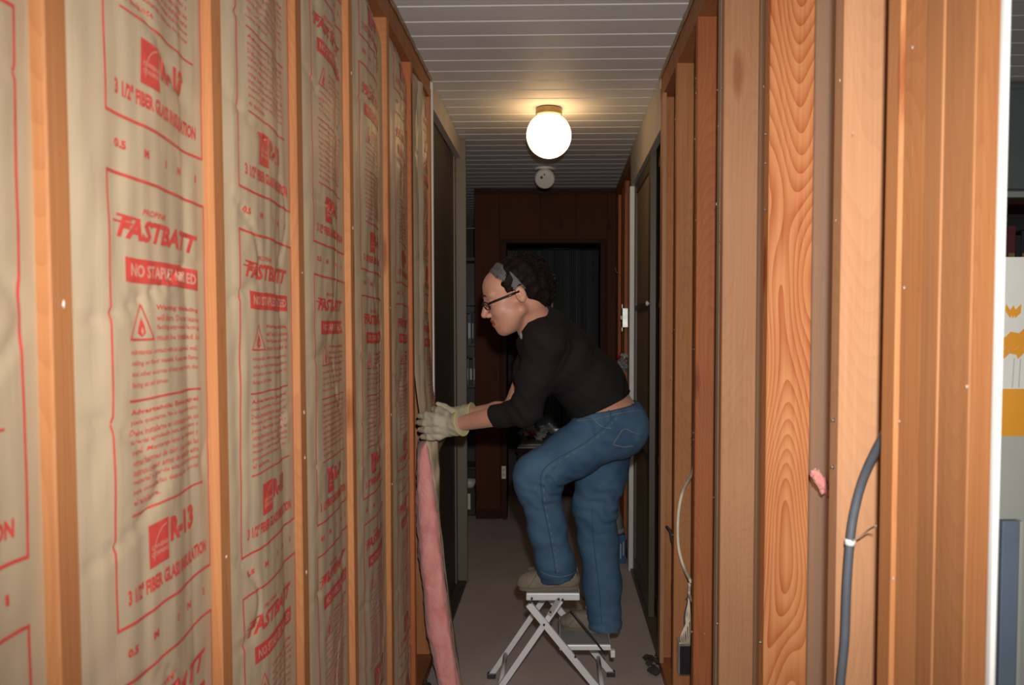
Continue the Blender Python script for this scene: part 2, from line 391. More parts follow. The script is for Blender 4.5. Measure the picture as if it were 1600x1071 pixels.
box('bottom_plate', HR + 0.005, HR + 0.099, 4.6, END - 0.005, 0, 0.04, M['plate_wood'], ho)
box('sheathing', HR + 0.1, HR + 0.11, 4.6, END, 0, 2.435, M['sheath'], ho)

def closet_door(name, x0, y0, y1, pm, label):
    """framed sliding door: stiles, rails and inset panels; hall face at x0"""
    r = empty(name, (x0 + 0.015, (y0 + y1) / 2, 0.016), label, 'door')
    zt = 2.30; x1 = x0 + 0.028; sw = 0.075
    box('stile', x0, x1, y0, y0 + sw, 0.016, zt, M['closet_frame'], r, 0.001)
    box('stile', x0, x1, y1 - sw, y1, 0.016, zt, M['closet_frame'], r, 0.001)
    for z0, z1 in ((0.016, 0.10), (0.765, 0.795), (1.51, 1.54), (zt - 0.13, zt)):
        box('rail', x0 + 0.001, x1 - 0.001, y0 + sw, y1 - sw, z0, z1, M['closet_frame'], r)
    for z0, z1 in ((0.10, 0.765), (0.795, 1.51), (1.54, zt - 0.13)):
        box('panel', x0 + 0.010, x1 - 0.010, y0 + sw, y1 - sw, z0, z1, pm, r)
    return r
dr = closet_door('closet_door', HR + 0.018, 3.72, 4.49, M['closet_panel'], 'tan panelled sliding closet door in brown frame, the farther one on the right')
bm = bmesh.new(); lathe(bm, [(0.004, -0.001), (0.011, -0.008), (0.012, -0.014), (0.004, -0.018)], (HR + 0.018, 3.745, 1.53), 12, 'x'); bmobj('knob', bm, M['plastic_white'], dr)
closet_door('closet_door', HR + 0.055, 3.27, 4.02, M['closet_panel2'], 'grey-green sliding closet door tucked behind the stud wall, nearer one on the right')

# far left: closet opening
lo = empty('wall_left_far', (-0.56, 3.3, 0), kind='structure')
box('header', HL - 0.03, HL, 3.294, 4.27, 2.335, 2.437, M['cream_paint'], lo, 0.001)
box('end_post', -0.600, -0.494, 4.272, 4.30, 0, 2.436, M['closet_stile'], lo, 0.002)
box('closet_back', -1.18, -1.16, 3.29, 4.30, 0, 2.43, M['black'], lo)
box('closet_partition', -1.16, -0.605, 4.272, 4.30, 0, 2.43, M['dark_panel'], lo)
box('closet_track', -0.59, -0.50, 3.30, 4.268, 0, 0.018, M['closet_dark'], lo)
ld = empty('closet_door', (-0.56, 3.8, 0.018), 'dark sliding closet door past the insulation on the left', 'door')
box('stile', -0.575, -0.545, 3.30, 3.36, 0.02, 2.33, M['closet_dark'], ld, 0.001)
box('stile', -0.575, -0.545, 4.20, 4.262, 0.02, 2.33, M['closet_stile'], ld, 0.001)
box('panel', -0.568, -0.552, 3.36, 4.20, 0.02, 2.33, M['closet_dark'], ld)

# ---- end wall with the doorway
ew = empty('wall_end', (0, END, 0), kind='structure')
DX0, DX1, DZ = -0.39, 0.34, 2.04
def panel_piece(x0, x1, z0, z1):
    box('wall_panel', x0 + 0.0015, x1 - 0.0015, END, END + 0.02, z0, z1, M['dark_panel'], ew, 0.0012)
panel_piece(-0.603, DX0 - 0.03, 0.07, 2.434)
for a, b_ in ((DX0 - 0.03, -0.12), (-0.12, 0.14), (0.14, DX1 + 0.03)): panel_piece(a, b_, DZ + 0.03, 2.434)
panel_piece(DX1 + 0.03, 0.434, 0.07, 2.434)
box('plinth', -0.60, DX0 - 0.03, END + 0.004, END + 0.02, 0, 0.068, M['dark_trim'], ew)
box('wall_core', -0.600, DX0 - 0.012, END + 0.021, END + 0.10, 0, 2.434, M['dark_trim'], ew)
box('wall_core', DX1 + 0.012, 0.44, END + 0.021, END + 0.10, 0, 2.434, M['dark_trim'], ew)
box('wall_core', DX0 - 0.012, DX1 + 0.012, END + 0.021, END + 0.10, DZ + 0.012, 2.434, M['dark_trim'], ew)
box('ceiling_rail', -0.603, 0.434, END - 0.012, END - 0.001, 2.395, 2.436, M['dark_trim'], ew)
df = empty('door_1', (0, END, 0), kind='structure')
box('door_jamb', DX0 - 0.012, DX0 + 0.02, END - 0.012, END + 0.11, 0, DZ, M['dark_trim'], df, 0.001)
box('door_jamb', DX1 - 0.02, DX1 + 0.012, END - 0.012, END + 0.11, 0, DZ, M['dark_trim'], df, 0.001)
box('door_head', DX0 - 0.012, DX1 + 0.012, END - 0.012, END + 0.11, DZ, DZ + 0.03, M['dark_trim'], df, 0.001)
# dark rooms beyond
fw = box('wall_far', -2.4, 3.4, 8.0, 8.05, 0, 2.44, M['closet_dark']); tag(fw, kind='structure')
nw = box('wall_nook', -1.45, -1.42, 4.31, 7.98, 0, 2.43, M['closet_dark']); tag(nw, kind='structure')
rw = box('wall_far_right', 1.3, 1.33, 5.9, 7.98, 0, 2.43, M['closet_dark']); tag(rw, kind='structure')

# ================================================================== INSULATION
def paper_fn(bay):
    s0 = LS[bay] + 0.038; s1 = LS[bay + 1]; wd = s1 - s0
    sd = bay * 7.3
    def f(a, z):
        """a = distance from the near stud (m); gives the point on the kraft paper"""
        t = min(max(a / wd, 0.0), 1.0)
        x = HL - 0.012 + (0.010 if bay < 3 else 0.013 if bay < 5 else 0.017 if bay < 7 else 0.032) * math.sin(math.pi * min(t * 1.25, 1)) ** 0.7 - 0.003 * max(0, t - 0.55) / 0.45
        e = min(t, 1 - t) * 8; e = min(e, 1)
        x += e * (0.0035 * noise.noise(Vector((a * 14 + sd, z * 1.6, sd))) + 0.0016 * noise.noise(Vector((a * 34, z * 3.2 + sd, 3.0))))
        x += e * 0.0018 * noise.noise(Vector((a * 22 - z * 6, z * 13 + sd, 9.0)))
        # diagonal creases
        q = noise.noise(Vector((z * 5 + sd, a * 3, 1.5)))
        x -= e * 0.004 * math.exp(-((q - 0.12) / 0.03) ** 2)
        if z > 2.25: x -= 0.03 * ((z - 2.25) / 0.11) ** 2
        y_ = s0 + a + e * 0.006 * noise.noise(Vector((0, z * 3.0 + sd, a * 4)))
        zz = z + e * 0.004 * noise.noise(Vector((a * 12, z * 2 + sd, 5)))
        return Vector((x, y_, zz))
    return f, wd

def grid_mesh(f, a0, a1, z0, z1, na, nz, off=0.0):
    V = []; Fc = []
    for j in range(nz + 1):
        for i in range(na + 1):
            p = f(a0 + (a1 - a0) * i / na, z0 + (z1 - z0) * j / nz); V.append((p.x + off, p.y, p.z))
    for j in range(nz):
        for i in range(na):
            k = j * (na + 1) + i; Fc.append((k, k + 1, k + na + 2, k + na + 1))
    return V, Fc

# --- one print frame as a flat template in (a, b): a across, b down from the frame's top
def text_mesh(s, bold=0.0, shear=0.0, res=2):
    cu = bpy.data.curves.new('t', 'FONT'); cu.body = s; cu.resolution_u = res; cu.offset = bold; cu.shear = shear; cu.fill_mode = 'FRONT'
    o_ = bpy.data.objects.new('t', cu); C.objects.link(o_)
    dg = bpy.context.evaluated_depsgraph_get(); me = bpy.data.meshes.new_from_object(o_.evaluated_get(dg))
    V = [(v.co.x, v.co.y) for v in me.vertices]; Fc = [tuple(p.vertices) for p in me.polygons]
    bpy.data.objects.remove(o_); bpy.data.curves.remove(cu); bpy.data.meshes.remove(me)
    return V, Fc

class Tmpl:
    def __init__(s): s.V = []; s.F = []
    def add(s, V, Fc):
        n_ = len(s.V); s.V += V; s.F += [tuple(i + n_ for i in f) for f in Fc]
    def text(s, txt, a0, a1, b0, b1, bold=0.0, shear=0.0, keep=False, res=2):
        V, Fc = text_mesh(txt, bold, shear, res)
        xs = [v[0] for v in V]; ys = [v[1] for v in V]; x0, x1, y0, y1 = min(xs), max(xs), min(ys), max(ys)
        sx = (a1 - a0) / (x1 - x0); sy = (b1 - b0) / (y1 - y0)
        if keep: sx = min(sx, sy * 1.05)
        s.add([(a0 + (x - x0) * sx, b1 - (y_ - y0) * sy) for x, y_ in V], Fc)
    def rect(s, a0, a1, b0, b1, st=0.008):
        na = max(1, int((a1 - a0) / st)); nb = max(1, int((b1 - b0) / st)); V = []; Fc = []
        for j in range(nb + 1):
            for i in range(na + 1): V.append((a0 + (a1 - a0) * i / na, b0 + (b1 - b0) * j / nb))
        for j in range(nb):
            for i in range(na):
                k = j * (na + 1) + i; Fc.append((k, k + 1, k + na + 2, k + na + 1))
        s.add(V, Fc)
    def line(s, p, q, wd):
        p = Vector(p); q = Vector(q); t = (q - p).normalized(); n_ = Vector((-t.y, t.x)) * wd / 2; k = max(1, int((q - p).length / 0.006)); V = []; Fc = []
        for i in range(k + 1):
            c = p + (q - p) * i / k; V += [tuple(c - n_), tuple(c + n_)]
        for i in range(k): Fc.append((2 * i, 2 * i + 2, 2 * i + 3, 2 * i + 1))
        s.add(V, Fc)

P1, P2 = Tmpl(), Tmpl()      # red ink; kraft-coloured lettering on the red fields
FW, FH, TH = 0.292, 0.55, 0.0038
P1.rect(0, TH, 0, FH); P1.rect(FW - TH, FW, 0, FH); P1.rect(TH, FW - TH, 0, TH); P1.rect(TH, FW - TH, FH - TH, FH)
P1.text('PROPINK', 0.080, 0.150, 0.036, 0.044, 0.02, 0.3)
P1.text('FASTBATT', 0.020, 0.262, 0.050, 0.078, 0.045, 0.35)
P1.rect(0.020, 0.075, 0.050, 0.053); P1.rect(0.012, 0.055, 0.058, 0.0605)
P1.rect(0.038, 0.262, 0.100, 0.130)
P2.text('NO STAPLES NEEDED', 0.048, 0.252, 0.107, 0.123, 0.03)
P1.line((0.045, 0.2), (0.073, 0.156), 0.0028); P1.line((0.073, 0.156), (0.101, 0.2), 0.0028); P1.line((0.043, 0.2), (0.103, 0.2), 0.0028)
fl_ = [(0.073, 0.172), (0.080, 0.183), (0.082, 0.192), (0.073, 0.197), (0.064, 0.192), (0.067, 0.183)]
P1.add(fl_, [(0, 1, 2, 3, 4, 5)])
P2.add([(0.073, 0.184), (0.076, 0.190), (0.073, 0.195), (0.070, 0.190)], [(0, 1, 2, 3)])
tx = ['Warning: this facing', 'will burn. Do not leave', 'facing exposed. Facing', 'must be installed in']
for i, s_ in enumerate(tx): P1.text(s_, 0.112, 0.258, 0.156 + i * 0.0128, 0.1645 + i * 0.0128, 0.03 if i == 0 else 0.012, res=1)
tx = ['substantial contact with an approved wall,', 'ceiling or floor material. Keep open flame', 'and other sources of heat away from the', 'facing at all times.']
for i, s_ in enumerate(tx): P1.text(s_, 0.045, 0.252 if i < 3 else 0.14, 0.212 + i * 0.0135, 0.2205 + i * 0.0135, 0.012, res=1)
P1.rect(0.038, 0.262, 0.274, 0.2768)
tx = ['Advertencia: Este papel', 'puede quemarse. No lo deje expuesto.', 'Debe instalarse en contacto con un', 'material aprobado para techo, piso o', 'pared. Mantenga lejos las llamas y', 'otras fuentes de calor. Lea todas las', 'instrucciones antes de instalar este', 'material y guarde estas indicaciones', 'para consultarlas despues de colocar', 'el aislante.']
for i, s_ in enumerate(tx): P1.text(s_, 0.042, 0.25 if i < 9 else 0.12, 0.286 + i * 0.0122, 0.2945 + i * 0.0122, 0.03 if i == 0 else 0.012, res=1)
P1.rect(0.038, 0.262, 0.414, 0.4168)
P1.rect(0.082, 0.134, 0.438, 0.494)
for k in range(10):           # the pale arc and the two name lines on the logo square
    a0 = math.radians(95 + k * 9); a1 = math.radians(104 + k * 9)
    P2.line((0.128 + 0.036 * math.cos(a0), 0.482 - 0.038 * math.sin(a0)), (0.128 + 0.036 * math.cos(a1), 0.482 - 0.038 * math.sin(a1)), 0.0016)
P2.text('OWENS', 0.086, 0.130, 0.4655, 0.4715, 0.02); P2.text('CORNING', 0.086, 0.130, 0.4745, 0.4805, 0.02)
P1.text('R-13', 0.140, 0.228, 0.440, 0.474, 0.06)
P1.text('3 1/2" FIBER GLASS INSULATION', 0.024, 0.272, 0.504, 0.524, 0.045)
for s_, a0, a1 in (('0.5', 0.02, 0.045), ('M', 0.085, 0.1), ('I', 0.155, 0.159), ('N', 0.2, 0.213), ('1', 0.258, 0.263)):
    P1.text(s_, a0, a1, 0.577, 0.588, 0.05)
PERIOD = 0.617
TOPS = {1: 1.72, 2: 1.5886, 3: 1.568, 4: 1.5228, 5: 1.495, 6: 1.488, 7: 1.469}
LAT = {1: 0.05, 2: 0.071, 3: 0.052, 4: 0.062, 5: 0.062, 6: 0.060, 7: 0.055}

def print_on(f, wd, zlo, zhi, top, lat, parent):
    k_lim = wd - 0.004
    for tm, nm_, mm, off in ((P1, 'red_printing', 'print', 0.0016), (P2, 'reversed_lettering', 'print_gap', 0.0027)):
        V = []; Fc = []
        sc = min(1.0, (wd - lat - 0.006) / FW)
        for j in range(-4, 5):
            z0 = top - j * PERIOD
            if z0 < zlo or z0 - PERIOD > zhi: continue
            n_ = len(V); ok = []
            for a, b_ in tm.V:
                z = z0 - b_; good = zlo + 0.004 < z < zhi - 0.004; ok.append(good)
                p = f(min(lat + a * sc, k_lim), z); V.append((p.x + off, p.y, p.z))
            for fc in tm.F:
                if all(ok[i] for i in fc): Fc.append(tuple(i + n_ for i in fc))
        me = bpy.data.meshes.new(nm_); me.from_pydata(V, [], Fc); me.update()
        obj(nm_, me, M[mm], parent)['kind'] = 'stuff'

ords = {1: 'cut off by the photo edge', 2: 'widest in full view', 3: 'third from camera', 4: 'fourth from camera', 5: 'fifth from camera', 6: 'last one before the gloved hands'}
for bay in range(0, 7):
    f, wd = paper_fn(bay)
    if bay == 0: continue
    if bay == 1: pass
    zlo, zhi = 0.045, 2.352
    r = empty('insulation_batt', (HL - 0.05, LS[bay] + 0.2, 0.042), 'red-printed kraft insulation batt, left wall, ' + ords[bay], 'insulation', 'kraft faced batts fitted between the left wall studs')
    V, Fc = grid_mesh(f, 0.0, wd, zlo, zhi, 80, 240)
    me = bpy.data.meshes.new('kraft_facing'); me.from_pydata(V, [], Fc); me.update()
    obj('kraft_facing', me, M['kraft'], r, True)
    box('fiberglass_core', HL - 0.088, HL - 0.048, LS[bay] + 0.040, LS[bay + 1] - 0.002, zlo, zhi - 0.01, M['pink'], r)
    print_on(f, wd, zlo, zhi, TOPS[bay], LAT[bay], r)

# the batt being fitted: upper half in its bay, lower half hanging out
f7, wd7 = paper_fn(7)
def f7b(a, z):
    p = f7(a, z); t = max(0, (1.5 - z) / 0.45); p.x += 0.035 * t * t; 
    return p
hb = empty('insulation_batt', (HL - 0.02, 3.02, 0.02), 'half-fitted insulation batt held by the woman, its pink underside hanging loose', 'insulation')
V, Fc = grid_mesh(f7b, 0.0, wd7, 1.03, 2.352, 40, 150)
me = bpy.data.meshes.new('kraft_facing'); me.from_pydata(V, [], Fc); me.update()
o = obj('kraft_facing', me, M['kraft'], hb, True)
print_on(f7b, wd7, 1.05, 2.352, TOPS[7], LAT[7], hb)
# crumpled paper flange along the near edge of this batt
bm = bmesh.new(); rows = []
for j in range(61):
    z = 2.3 - 1.22 * j / 60; row = []
    for i in range(7):
        a = i / 6; x = HL + 0.010 + 0.022 * math.sin(math.pi * min(1, a * .75 + .15)) + 0.006 * noise.noise(Vector((z * 11, a * 3, 2)))
        row.append(bm.verts.new((x, 2.845 + 0.075 * a + 0.012 * noise.noise(Vector((z * 4, a, 7))), z)))
    rows.append(row)
for a, b_ in zip(rows, rows[1:]):
    for i in range(6): bm.faces.new((a[i], a[i + 1], b_[i + 1], b_[i]))
bmobj('paper_flange', bm, M['kraft'], hb, True)
# pink core, hanging: near edge polygon from the photograph, in the plane d
rowsL = [(665, 690), (652, 706), (650, 760), (651, 830), (655, 880), (661, 930), (664, 985), (674, 1030), (683, 1071), (690, 1120)]
rowsR = [(668, 690), (672, 706), (680, 760), (688, 830), (693, 880), (698, 930), (706, 985), (712, 1030), (719, 1071), (724, 1120)]
def interp(tab, yv):
    for (x0, y0), (x1, y1) in zip(tab, tab[1:]):
        if y0 <= yv <= y1: return x0 + (x1 - x0) * (yv - y0) / (y1 - y0)
bm = bmesh.new(); rings = []
NZ = 90
for j in range(NZ + 1):
    yv = 690 + (1118 - 690) * j / NZ; A_ = W(interp(rowsL, yv), yv, 2.88); B_ = W(interp(rowsR, yv), yv, 2.88)
    z = max(A_.z, 0.012); ring = []
    for k in range(28):
        a = 2 * math.pi * k / 28; cx, sy = math.cos(a), math.sin(a)
        sq = lambda v: math.copysign(abs(v) ** 0.45, v)
        xm = (A_.x + B_.x) / 2; xr = (B_.x - A_.x) / 2
        nn = 0.007 * noise.noise(Vector((k * .9, z * 14, 1))) + 0.005 * noise.noise(Vector((k * 2.2, z * 40, 7)))
        ring.append(bm.verts.new((xm + xr * sq(cx) + nn * cx - 0.029 * (1 + sq(sy)), 3.05 + 0.165 * sq(sy) + nn * sy * 1.5, z + 0.003 * noise.noise(Vector((k, z * 9, 3))))))
    rings.append(ring)
for a, b_ in zip(rings, rings[1:]):
    for k in range(28): bm.faces.new((a[k], a[(k + 1) % 28], b_[(k + 1) % 28], b_[k]))
bm.faces.new(rings[0]); bm.faces.new(rings[-1])
bmobj('fiberglass_core', bm, M['pink'], hb, True)
# its kraft side, facing the hall, with a loose flap near the hand
bm = bmesh.new(); rows = []
for j in range(81):
    yv = 688 + (1118 - 688) * j / 80; B_ = W(interp(rowsR, max(yv, 690)), yv, 2.88); row = []
    flap = max(0, 1 - (yv - 688) / 60.0)
    for i in range(15):
        a = i / 14
        x = B_.x + 0.004 + 0.006 * noise.noise(Vector((a * 4, B_.z * 8, 4))) + 0.028 * flap * (0.3 + 0.7 * a) - 0.062 * a * (1 - flap)
        row.append(bm.verts.new((x, 2.868 + 0.36 * a, max(B_.z, 0.012))))
    rows.append(row)
for a, b_ in zip(rows, rows[1:]):
    for i in range(14): bm.faces.new((a[i], a[i + 1], b_[i + 1], b_[i]))
ob = bmobj('kraft_facing', bm, M['kraft_back'], hb, True)
sm = ob.modifiers.new('s', 'SOLIDIFY'); sm.thickness = 0.0015

bm = bmesh.new(); rows = []
for j in range(31):
    yv = 686 + (800 - 686) * j / 30; t = j / 30; row = []
    for i in range(6):
        a = i / 5; px = interp(rowsR, max(yv, 690)) - 2 + a * (16 * (1 - t) ** 0.8 + 2.5)
        p = W(px, yv, 2.862 + 0.05 * a + 0.010 * math.sin(a * 3 + yv * .12)); row.append(bm.verts.new(p))
    rows.append(row)
for a, b_ in zip(rows, rows[1:]):
    for i in range(5): bm.faces.new((a[i], a[i + 1], b_[i + 1], b_[i]))
o = bmobj('paper_flap', bm, M['kraft'], hb, True); sm = o.modifiers.new('s', 'SOLIDIFY'); sm.thickness = 0.0012

# ================================================================== LAMP AND DETECTOR
lx, ly = -0.037, 3.70
lamp = empty('globe_lamp', (lx, ly, CEIL), 'lit round white globe lamp on a bronze base on the hall ceiling', 'lamp')
bm = bmesh.new(); lathe(bm, [(0.02, 2.4395), (0.058, 2.4395), (0.062, 2.434), (0.062, 2.408), (0.056, 2.404), (0.050, 2.402), (0.02, 2.402)], (lx, ly, 0), 40); bmobj('canopy', bm, M['bronze'], lamp, False)
bm = bmesh.new(); prof = []
for k in range(25):
    a = math.radians(26 + (180 - 26) * k / 24); prof.append((0.105 * math.sin(a) + 1e-5, 2.314 + 0.105 * math.cos(a)))
prof = [(0.046, 2.402)] + prof[1:]
lathe(bm, prof, (lx, ly, 0), 48); bmobj('globe', bm, M['globe'], lamp, True)
pd = W(851, 277, 4.95)
sd = empty('smoke_detector', (pd.x, 5.02, CEIL), 'round white smoke detector hanging tilted on ceiling behind the globe lamp', 'smoke detector')
bm = bmesh.new(); cz = CEIL - 0.052
lathe(bm, [(0.060, 0.010), (0.064, 0.004), (0.064, -0.010), (0.058, -0.020), (0.030, -0.024), (0.001, -0.024)], (0, 0, 0), 40, 'z')
R = Matrix.Translation((pd.x, 5.02, pd.z + 0.005)) @ Matrix.Rotation(math.radians(-62), 4, 'X')
bmesh.ops.transform(bm, matrix=R @ Matrix.Rotation(0, 4, 'X'), verts=bm.verts[:])
for f_ in bm.faces: pass
bmobj('housing', bm, M['plastic_white'], sd, False)
bm = bmesh.new(); lathe(bm, [(0.062, -0.012), (0.066, -0.006), (0.066, 0), (0.06, 0)], (pd.x, 5.06, CEIL), 32); bmobj('base_plate', bm, M['plastic_white'], sd)
bm = bmesh.new(); lathe(bm, [(0.009, -0.0255), (0.009, -0.022)], (-0.020, -0.014, 0), 14); lathe(bm, [(0.005, -0.0255), (0.005, -0.022)], (-0.002, -0.034, 0), 12)
bmesh.ops.transform(bm, matrix=R, verts=bm.verts[:]); bmobj('vents', bm, M['cable_grey'], sd)
bm = bmesh.new(); tube(bm, [(pd.x, 5.04, 2.433), (pd.x + 0.004, 5.05, 2.40), (pd.x, 5.03, pd.z + 0.03)], 0.004, 6); bmobj('wire', bm, M['plastic_white'], sd)

# ================================================================== CABLES AND BOXES
def P(px, py, d): return W(px, py, d)
gc = empty('electrical_cable', tuple(P(1340, 760, 1.12)), 'thick dark grey cable curving down the open stud bay, with white tie', 'cable')
bm = bmesh.new()
pts = catmull([P(1392, 668, 1.03), P(1376, 690, 1.075), P(1350, 745, 1.12), P(1335, 800, 1.13), P(1328, 850, 1.13), P(1323, 920, 1.13), P(1320, 1000, 1.13), P(1313, 1075, 1.13), P(1306, 1200, 1.13), P(1302, 1560, 1.10), P(1302, 1990, 1.10)], 6)
tube(bm, pts, 0.0066, 10); bmobj('sheath', bm, M['cable_grey'], gc, True)
bm = bmesh.new(); a = P(1329, 843, 1.13); b2 = P(1328, 852, 1.13); tube(bm, [a, b2], 0.0078, 12); bmobj('tie', bm, M['plastic_white'], gc, True)
bm = bmesh.new(); tube(bm, catmull([P(1331, 846, 1.122), P(1345, 838, 1.12), P(1358, 828, 1.10), P(1369, 822, 1.035)], 4), 0.0011, 6); bmobj('thin_wire', bm, M['weathered'], gc, True)
wc = empty('electrical_cable', tuple(P(1065, 820, 2.76)), 'cream cable looping down a narrow stud bay above the outlet box', 'cable')
bm = bmesh.new()
tube(bm, catmull([P(1086, 725, 2.44), P(1081, 741, 2.6), P(1068, 765, 2.74), P(1061, 795, 2.76), P(1059, 830, 2.76), P(1061, 860, 2.76), P(1069, 888, 2.74), P(1080, 910, 2.6)], 6), 0.0058, 8); bmobj('sheath', bm, M['cable_white'], wc, True)
bm = bmesh.new(); tube(bm, catmull([P(1078, 912, 2.66), P(1077, 928, 2.7), P(1082, 940, 2.6)], 4), 0.0055, 8); bmobj('loose_end', bm, M['cable_white'], wc, True)
ob_ = empty('outlet_box', tuple(P(1070, 1055, 2.74)), 'metal outlet box with black opening and wires, low in narrow right bay', 'outlet box')
a = P(1061, 1006, 2.735); b2 = P(1080, 1057, 2.735)
box('housing', a.x, b2.x, 2.74, 2.795, b2.z, a.z, M['metal'], ob_, 0.002)
box('opening', a.x + 0.004, b2.x - 0.002, 2.737, 2.741, b2.z + 0.004, a.z - 0.012, M['black'], ob_)
bm = bmesh.new()
for k in range(6):
    tube(bm, catmull([P(1066 + k * 2.2, 1008, 2.73), P(1064 + k * 3, 995 - k * 3, 2.72), P(1072 + (k % 3) * 3, 975 - k * 4, 2.735), P(1076, 955 - k * 5, 2.74)], 4), 0.0022, 6)
bmobj('wires', bm, M['cable_white'], ob_, True)
bm = bmesh.new(); tube(bm, catmull([P(1073, 1000, 2.74), P(1071, 965, 2.745), P(1076, 940, 2.745), P(1073, 935, 2.745)], 4), 0.006, 8); bmobj('dark_cable', bm, M['cable_grey'], ob_, True)
# pipe stub on the far stud
bm = bmesh.new(); tube(bm, catmull([P(1042, 824, 3.19), P(1048, 832, 3.10), P(1051, 845, 3.03), P(1056, 860, 3.0)], 4), 0.007, 8)
tag(bmobj('conduit_stub', bm, M['cable_grey'], None, True), 'short bent grey conduit poking out beside the cream cable', 'pipe')
# pink fluff caught on the backing panel
bm = bmesh.new()
for k in range(9): blob(bm, P(1272 + k * 3.4, 740 + k * 4.5, 1.47 - 0.004 * k), 0.008 + 0.0035 * math.sin(k * .5), (0.8, 1, 1.2), 0.5, 2, k)
tag(bmobj('insulation_scrap', bm, M['pink'], None, True), 'small tuft of pink insulation caught in the right stud bay', 'insulation')
# debris at wall feet
for nm_, c_, lab in (('floor_debris', (HR - 0.02, 3.18, 0.012), 'dark torn debris at the foot of the last right stud'), ('floor_debris', (HL + 0.03, 2.93, 0.01), 'dark scraps at the foot of the left wall beside the pink batt')):
    bm = bmesh.new()
    for k in range(16): blob(bm, (c_[0] + random.uniform(-.035, .035), c_[1] + random.uniform(-.09, .09), c_[2] + random.uniform(-.005, .02)), random.uniform(.008, .02), (1, 1, .6), .5, 1, k)
    tag(bmobj(nm_, bm, M['debris']), lab, 'debris', kind='stuff')

# switch box, crumpled things at the far right wall
sb = empty('switch_box', tuple(P(976, 495, 5.0)), 'shiny metal switch box on reddish studs beyond the white casing', 'switch box')
a = P(972, 482, 5.0); b2 = P(980, 512, 5.0)
box('housing', HR - 0.008, HR + 0.03, 4.97, 5.03, b2.z, a.z, M['metal'], sb, 0.002)
box('ear', HR - 0.010, HR - 0.007, 4.985, 5.015, a.z, a.z + 0.024, M['metal'], sb); box('ear', HR - 0.010, HR - 0.007, 4.985, 5.015, b2.z - 0.024, b2.z, M['metal'], sb)
box('toggle', HR - 0.018, HR - 0.008, 4.995, 5.005, (a.z + b2.z) / 2 - 0.01, (a.z + b2.z) / 2 + 0.012, M['plastic_white'], sb)
bm = bmesh.new()
for k in range(7): blob(bm, (HR - 0.012 + random.uniform(-.02, .015), 4.86 + random.uniform(-.05, .05), 1.165 + k * 0.014), 0.022, (1, 1.2, .8), .8, 2, k + 4)
cb = tag(bmobj('crumpled_bag', bm, M['clear_bag']), 'crumpled pale bag with red marks stuffed at the far right studs', 'bag')
bm = bmesh.new(); blob(bm, (HR - 0.034, 4.83, 1.235), 0.014, (1, 1, 1), .6, 2, 2); bmobj('red_mark', bm, M['red'], cb)
bm = bmesh.new()
tube(bm, [(HR + 0.0, 5.36, 1.79), (HR - 0.02, 5.34, 1.80), (HR - 0.03, 5.33, 1.83)], 0.003, 6)
tag(bmobj('bent_nail', bm, M['metal']), 'small bent wire nail sticking out near the end wall corner', 'nail')
# outlet plate left of doorway
op = empty('outlet_plate', (-0.40, END - 0.02, 0.35), 'small white outlet plate on the dark jamb left of the far doorway', 'outlet')
box('plate', -0.408, -0.376, END - 0.020, END - 0.0125, 0.305, 0.40, M['plastic_white'], op, 0.002)
for z_ in (0.335, 0.37): box('socket', -0.399, -0.385, END - 0.0215, END - 0.0195, z_ - 0.010, z_ + 0.010, M['lightgrey_board'], op)

# blue package with grey cloth on top, low at the right
x0, x1 = 0.27, 0.415
bp_ = empty('blue_package', (0.34, 4.75, 0), 'blue box with silvery streaks on the floor under a grey cloth bundle', 'box')
box('carton', x0, x1, 4.64, 4.84, 0, 0.17, M['blue_box'], bp_, 0.004)
for k in range(8):
    xx = x0 + 0.012 + k * 0.0165; h0 = 0.03 + 0.02 * (k % 3)
    box('silver_streak', xx, xx + 0.005, 4.6375, 4.6405, h0, 0.12 + 0.012 * (k % 2), M['metal'], bp_)
gb = empty('grey_bundle', (0.34, 4.74, 0.172), 'grey domed cloth bundle with a rim resting on the blue box', 'bundle')
bm = bmesh.new(); rings = []
for j in range(12):
    t = j / 11; rr = math.cos(t * math.pi / 2) ** 0.6 + 0.01; rings.append((t, rr))
prev = None
for t, rr in rings:
    ring = []
    for k in range(24):
        a = 2 * math.pi * k / 24; n_ = 1 + 0.06 * noise.noise(Vector((k * .8, t * 5, 2)))
        ring.append(bm.verts.new((0.325 + 0.085 * rr * math.cos(a) * n_, 4.74 + 0.10 * rr * math.sin(a) * n_, 0.20 + 0.17 * t)))
    if prev:
        for k in range(24): bm.faces.new((prev[k], prev[(k + 1) % 24], ring[(k + 1) % 24], ring[k]))
    prev = ring
bm.faces.new(prev); bmobj('dome', bm, M['grey_bag'], gb, True)
bm = bmesh.new(); lathe(bm, [(0.085, 0), (0.093, 0.002), (0.095, 0.014), (0.090, 0.03), (0.08, 0.032)], (0.325, 4.74, 0.171), 32); bmobj('rim', bm, M['grey_paint'], gb)

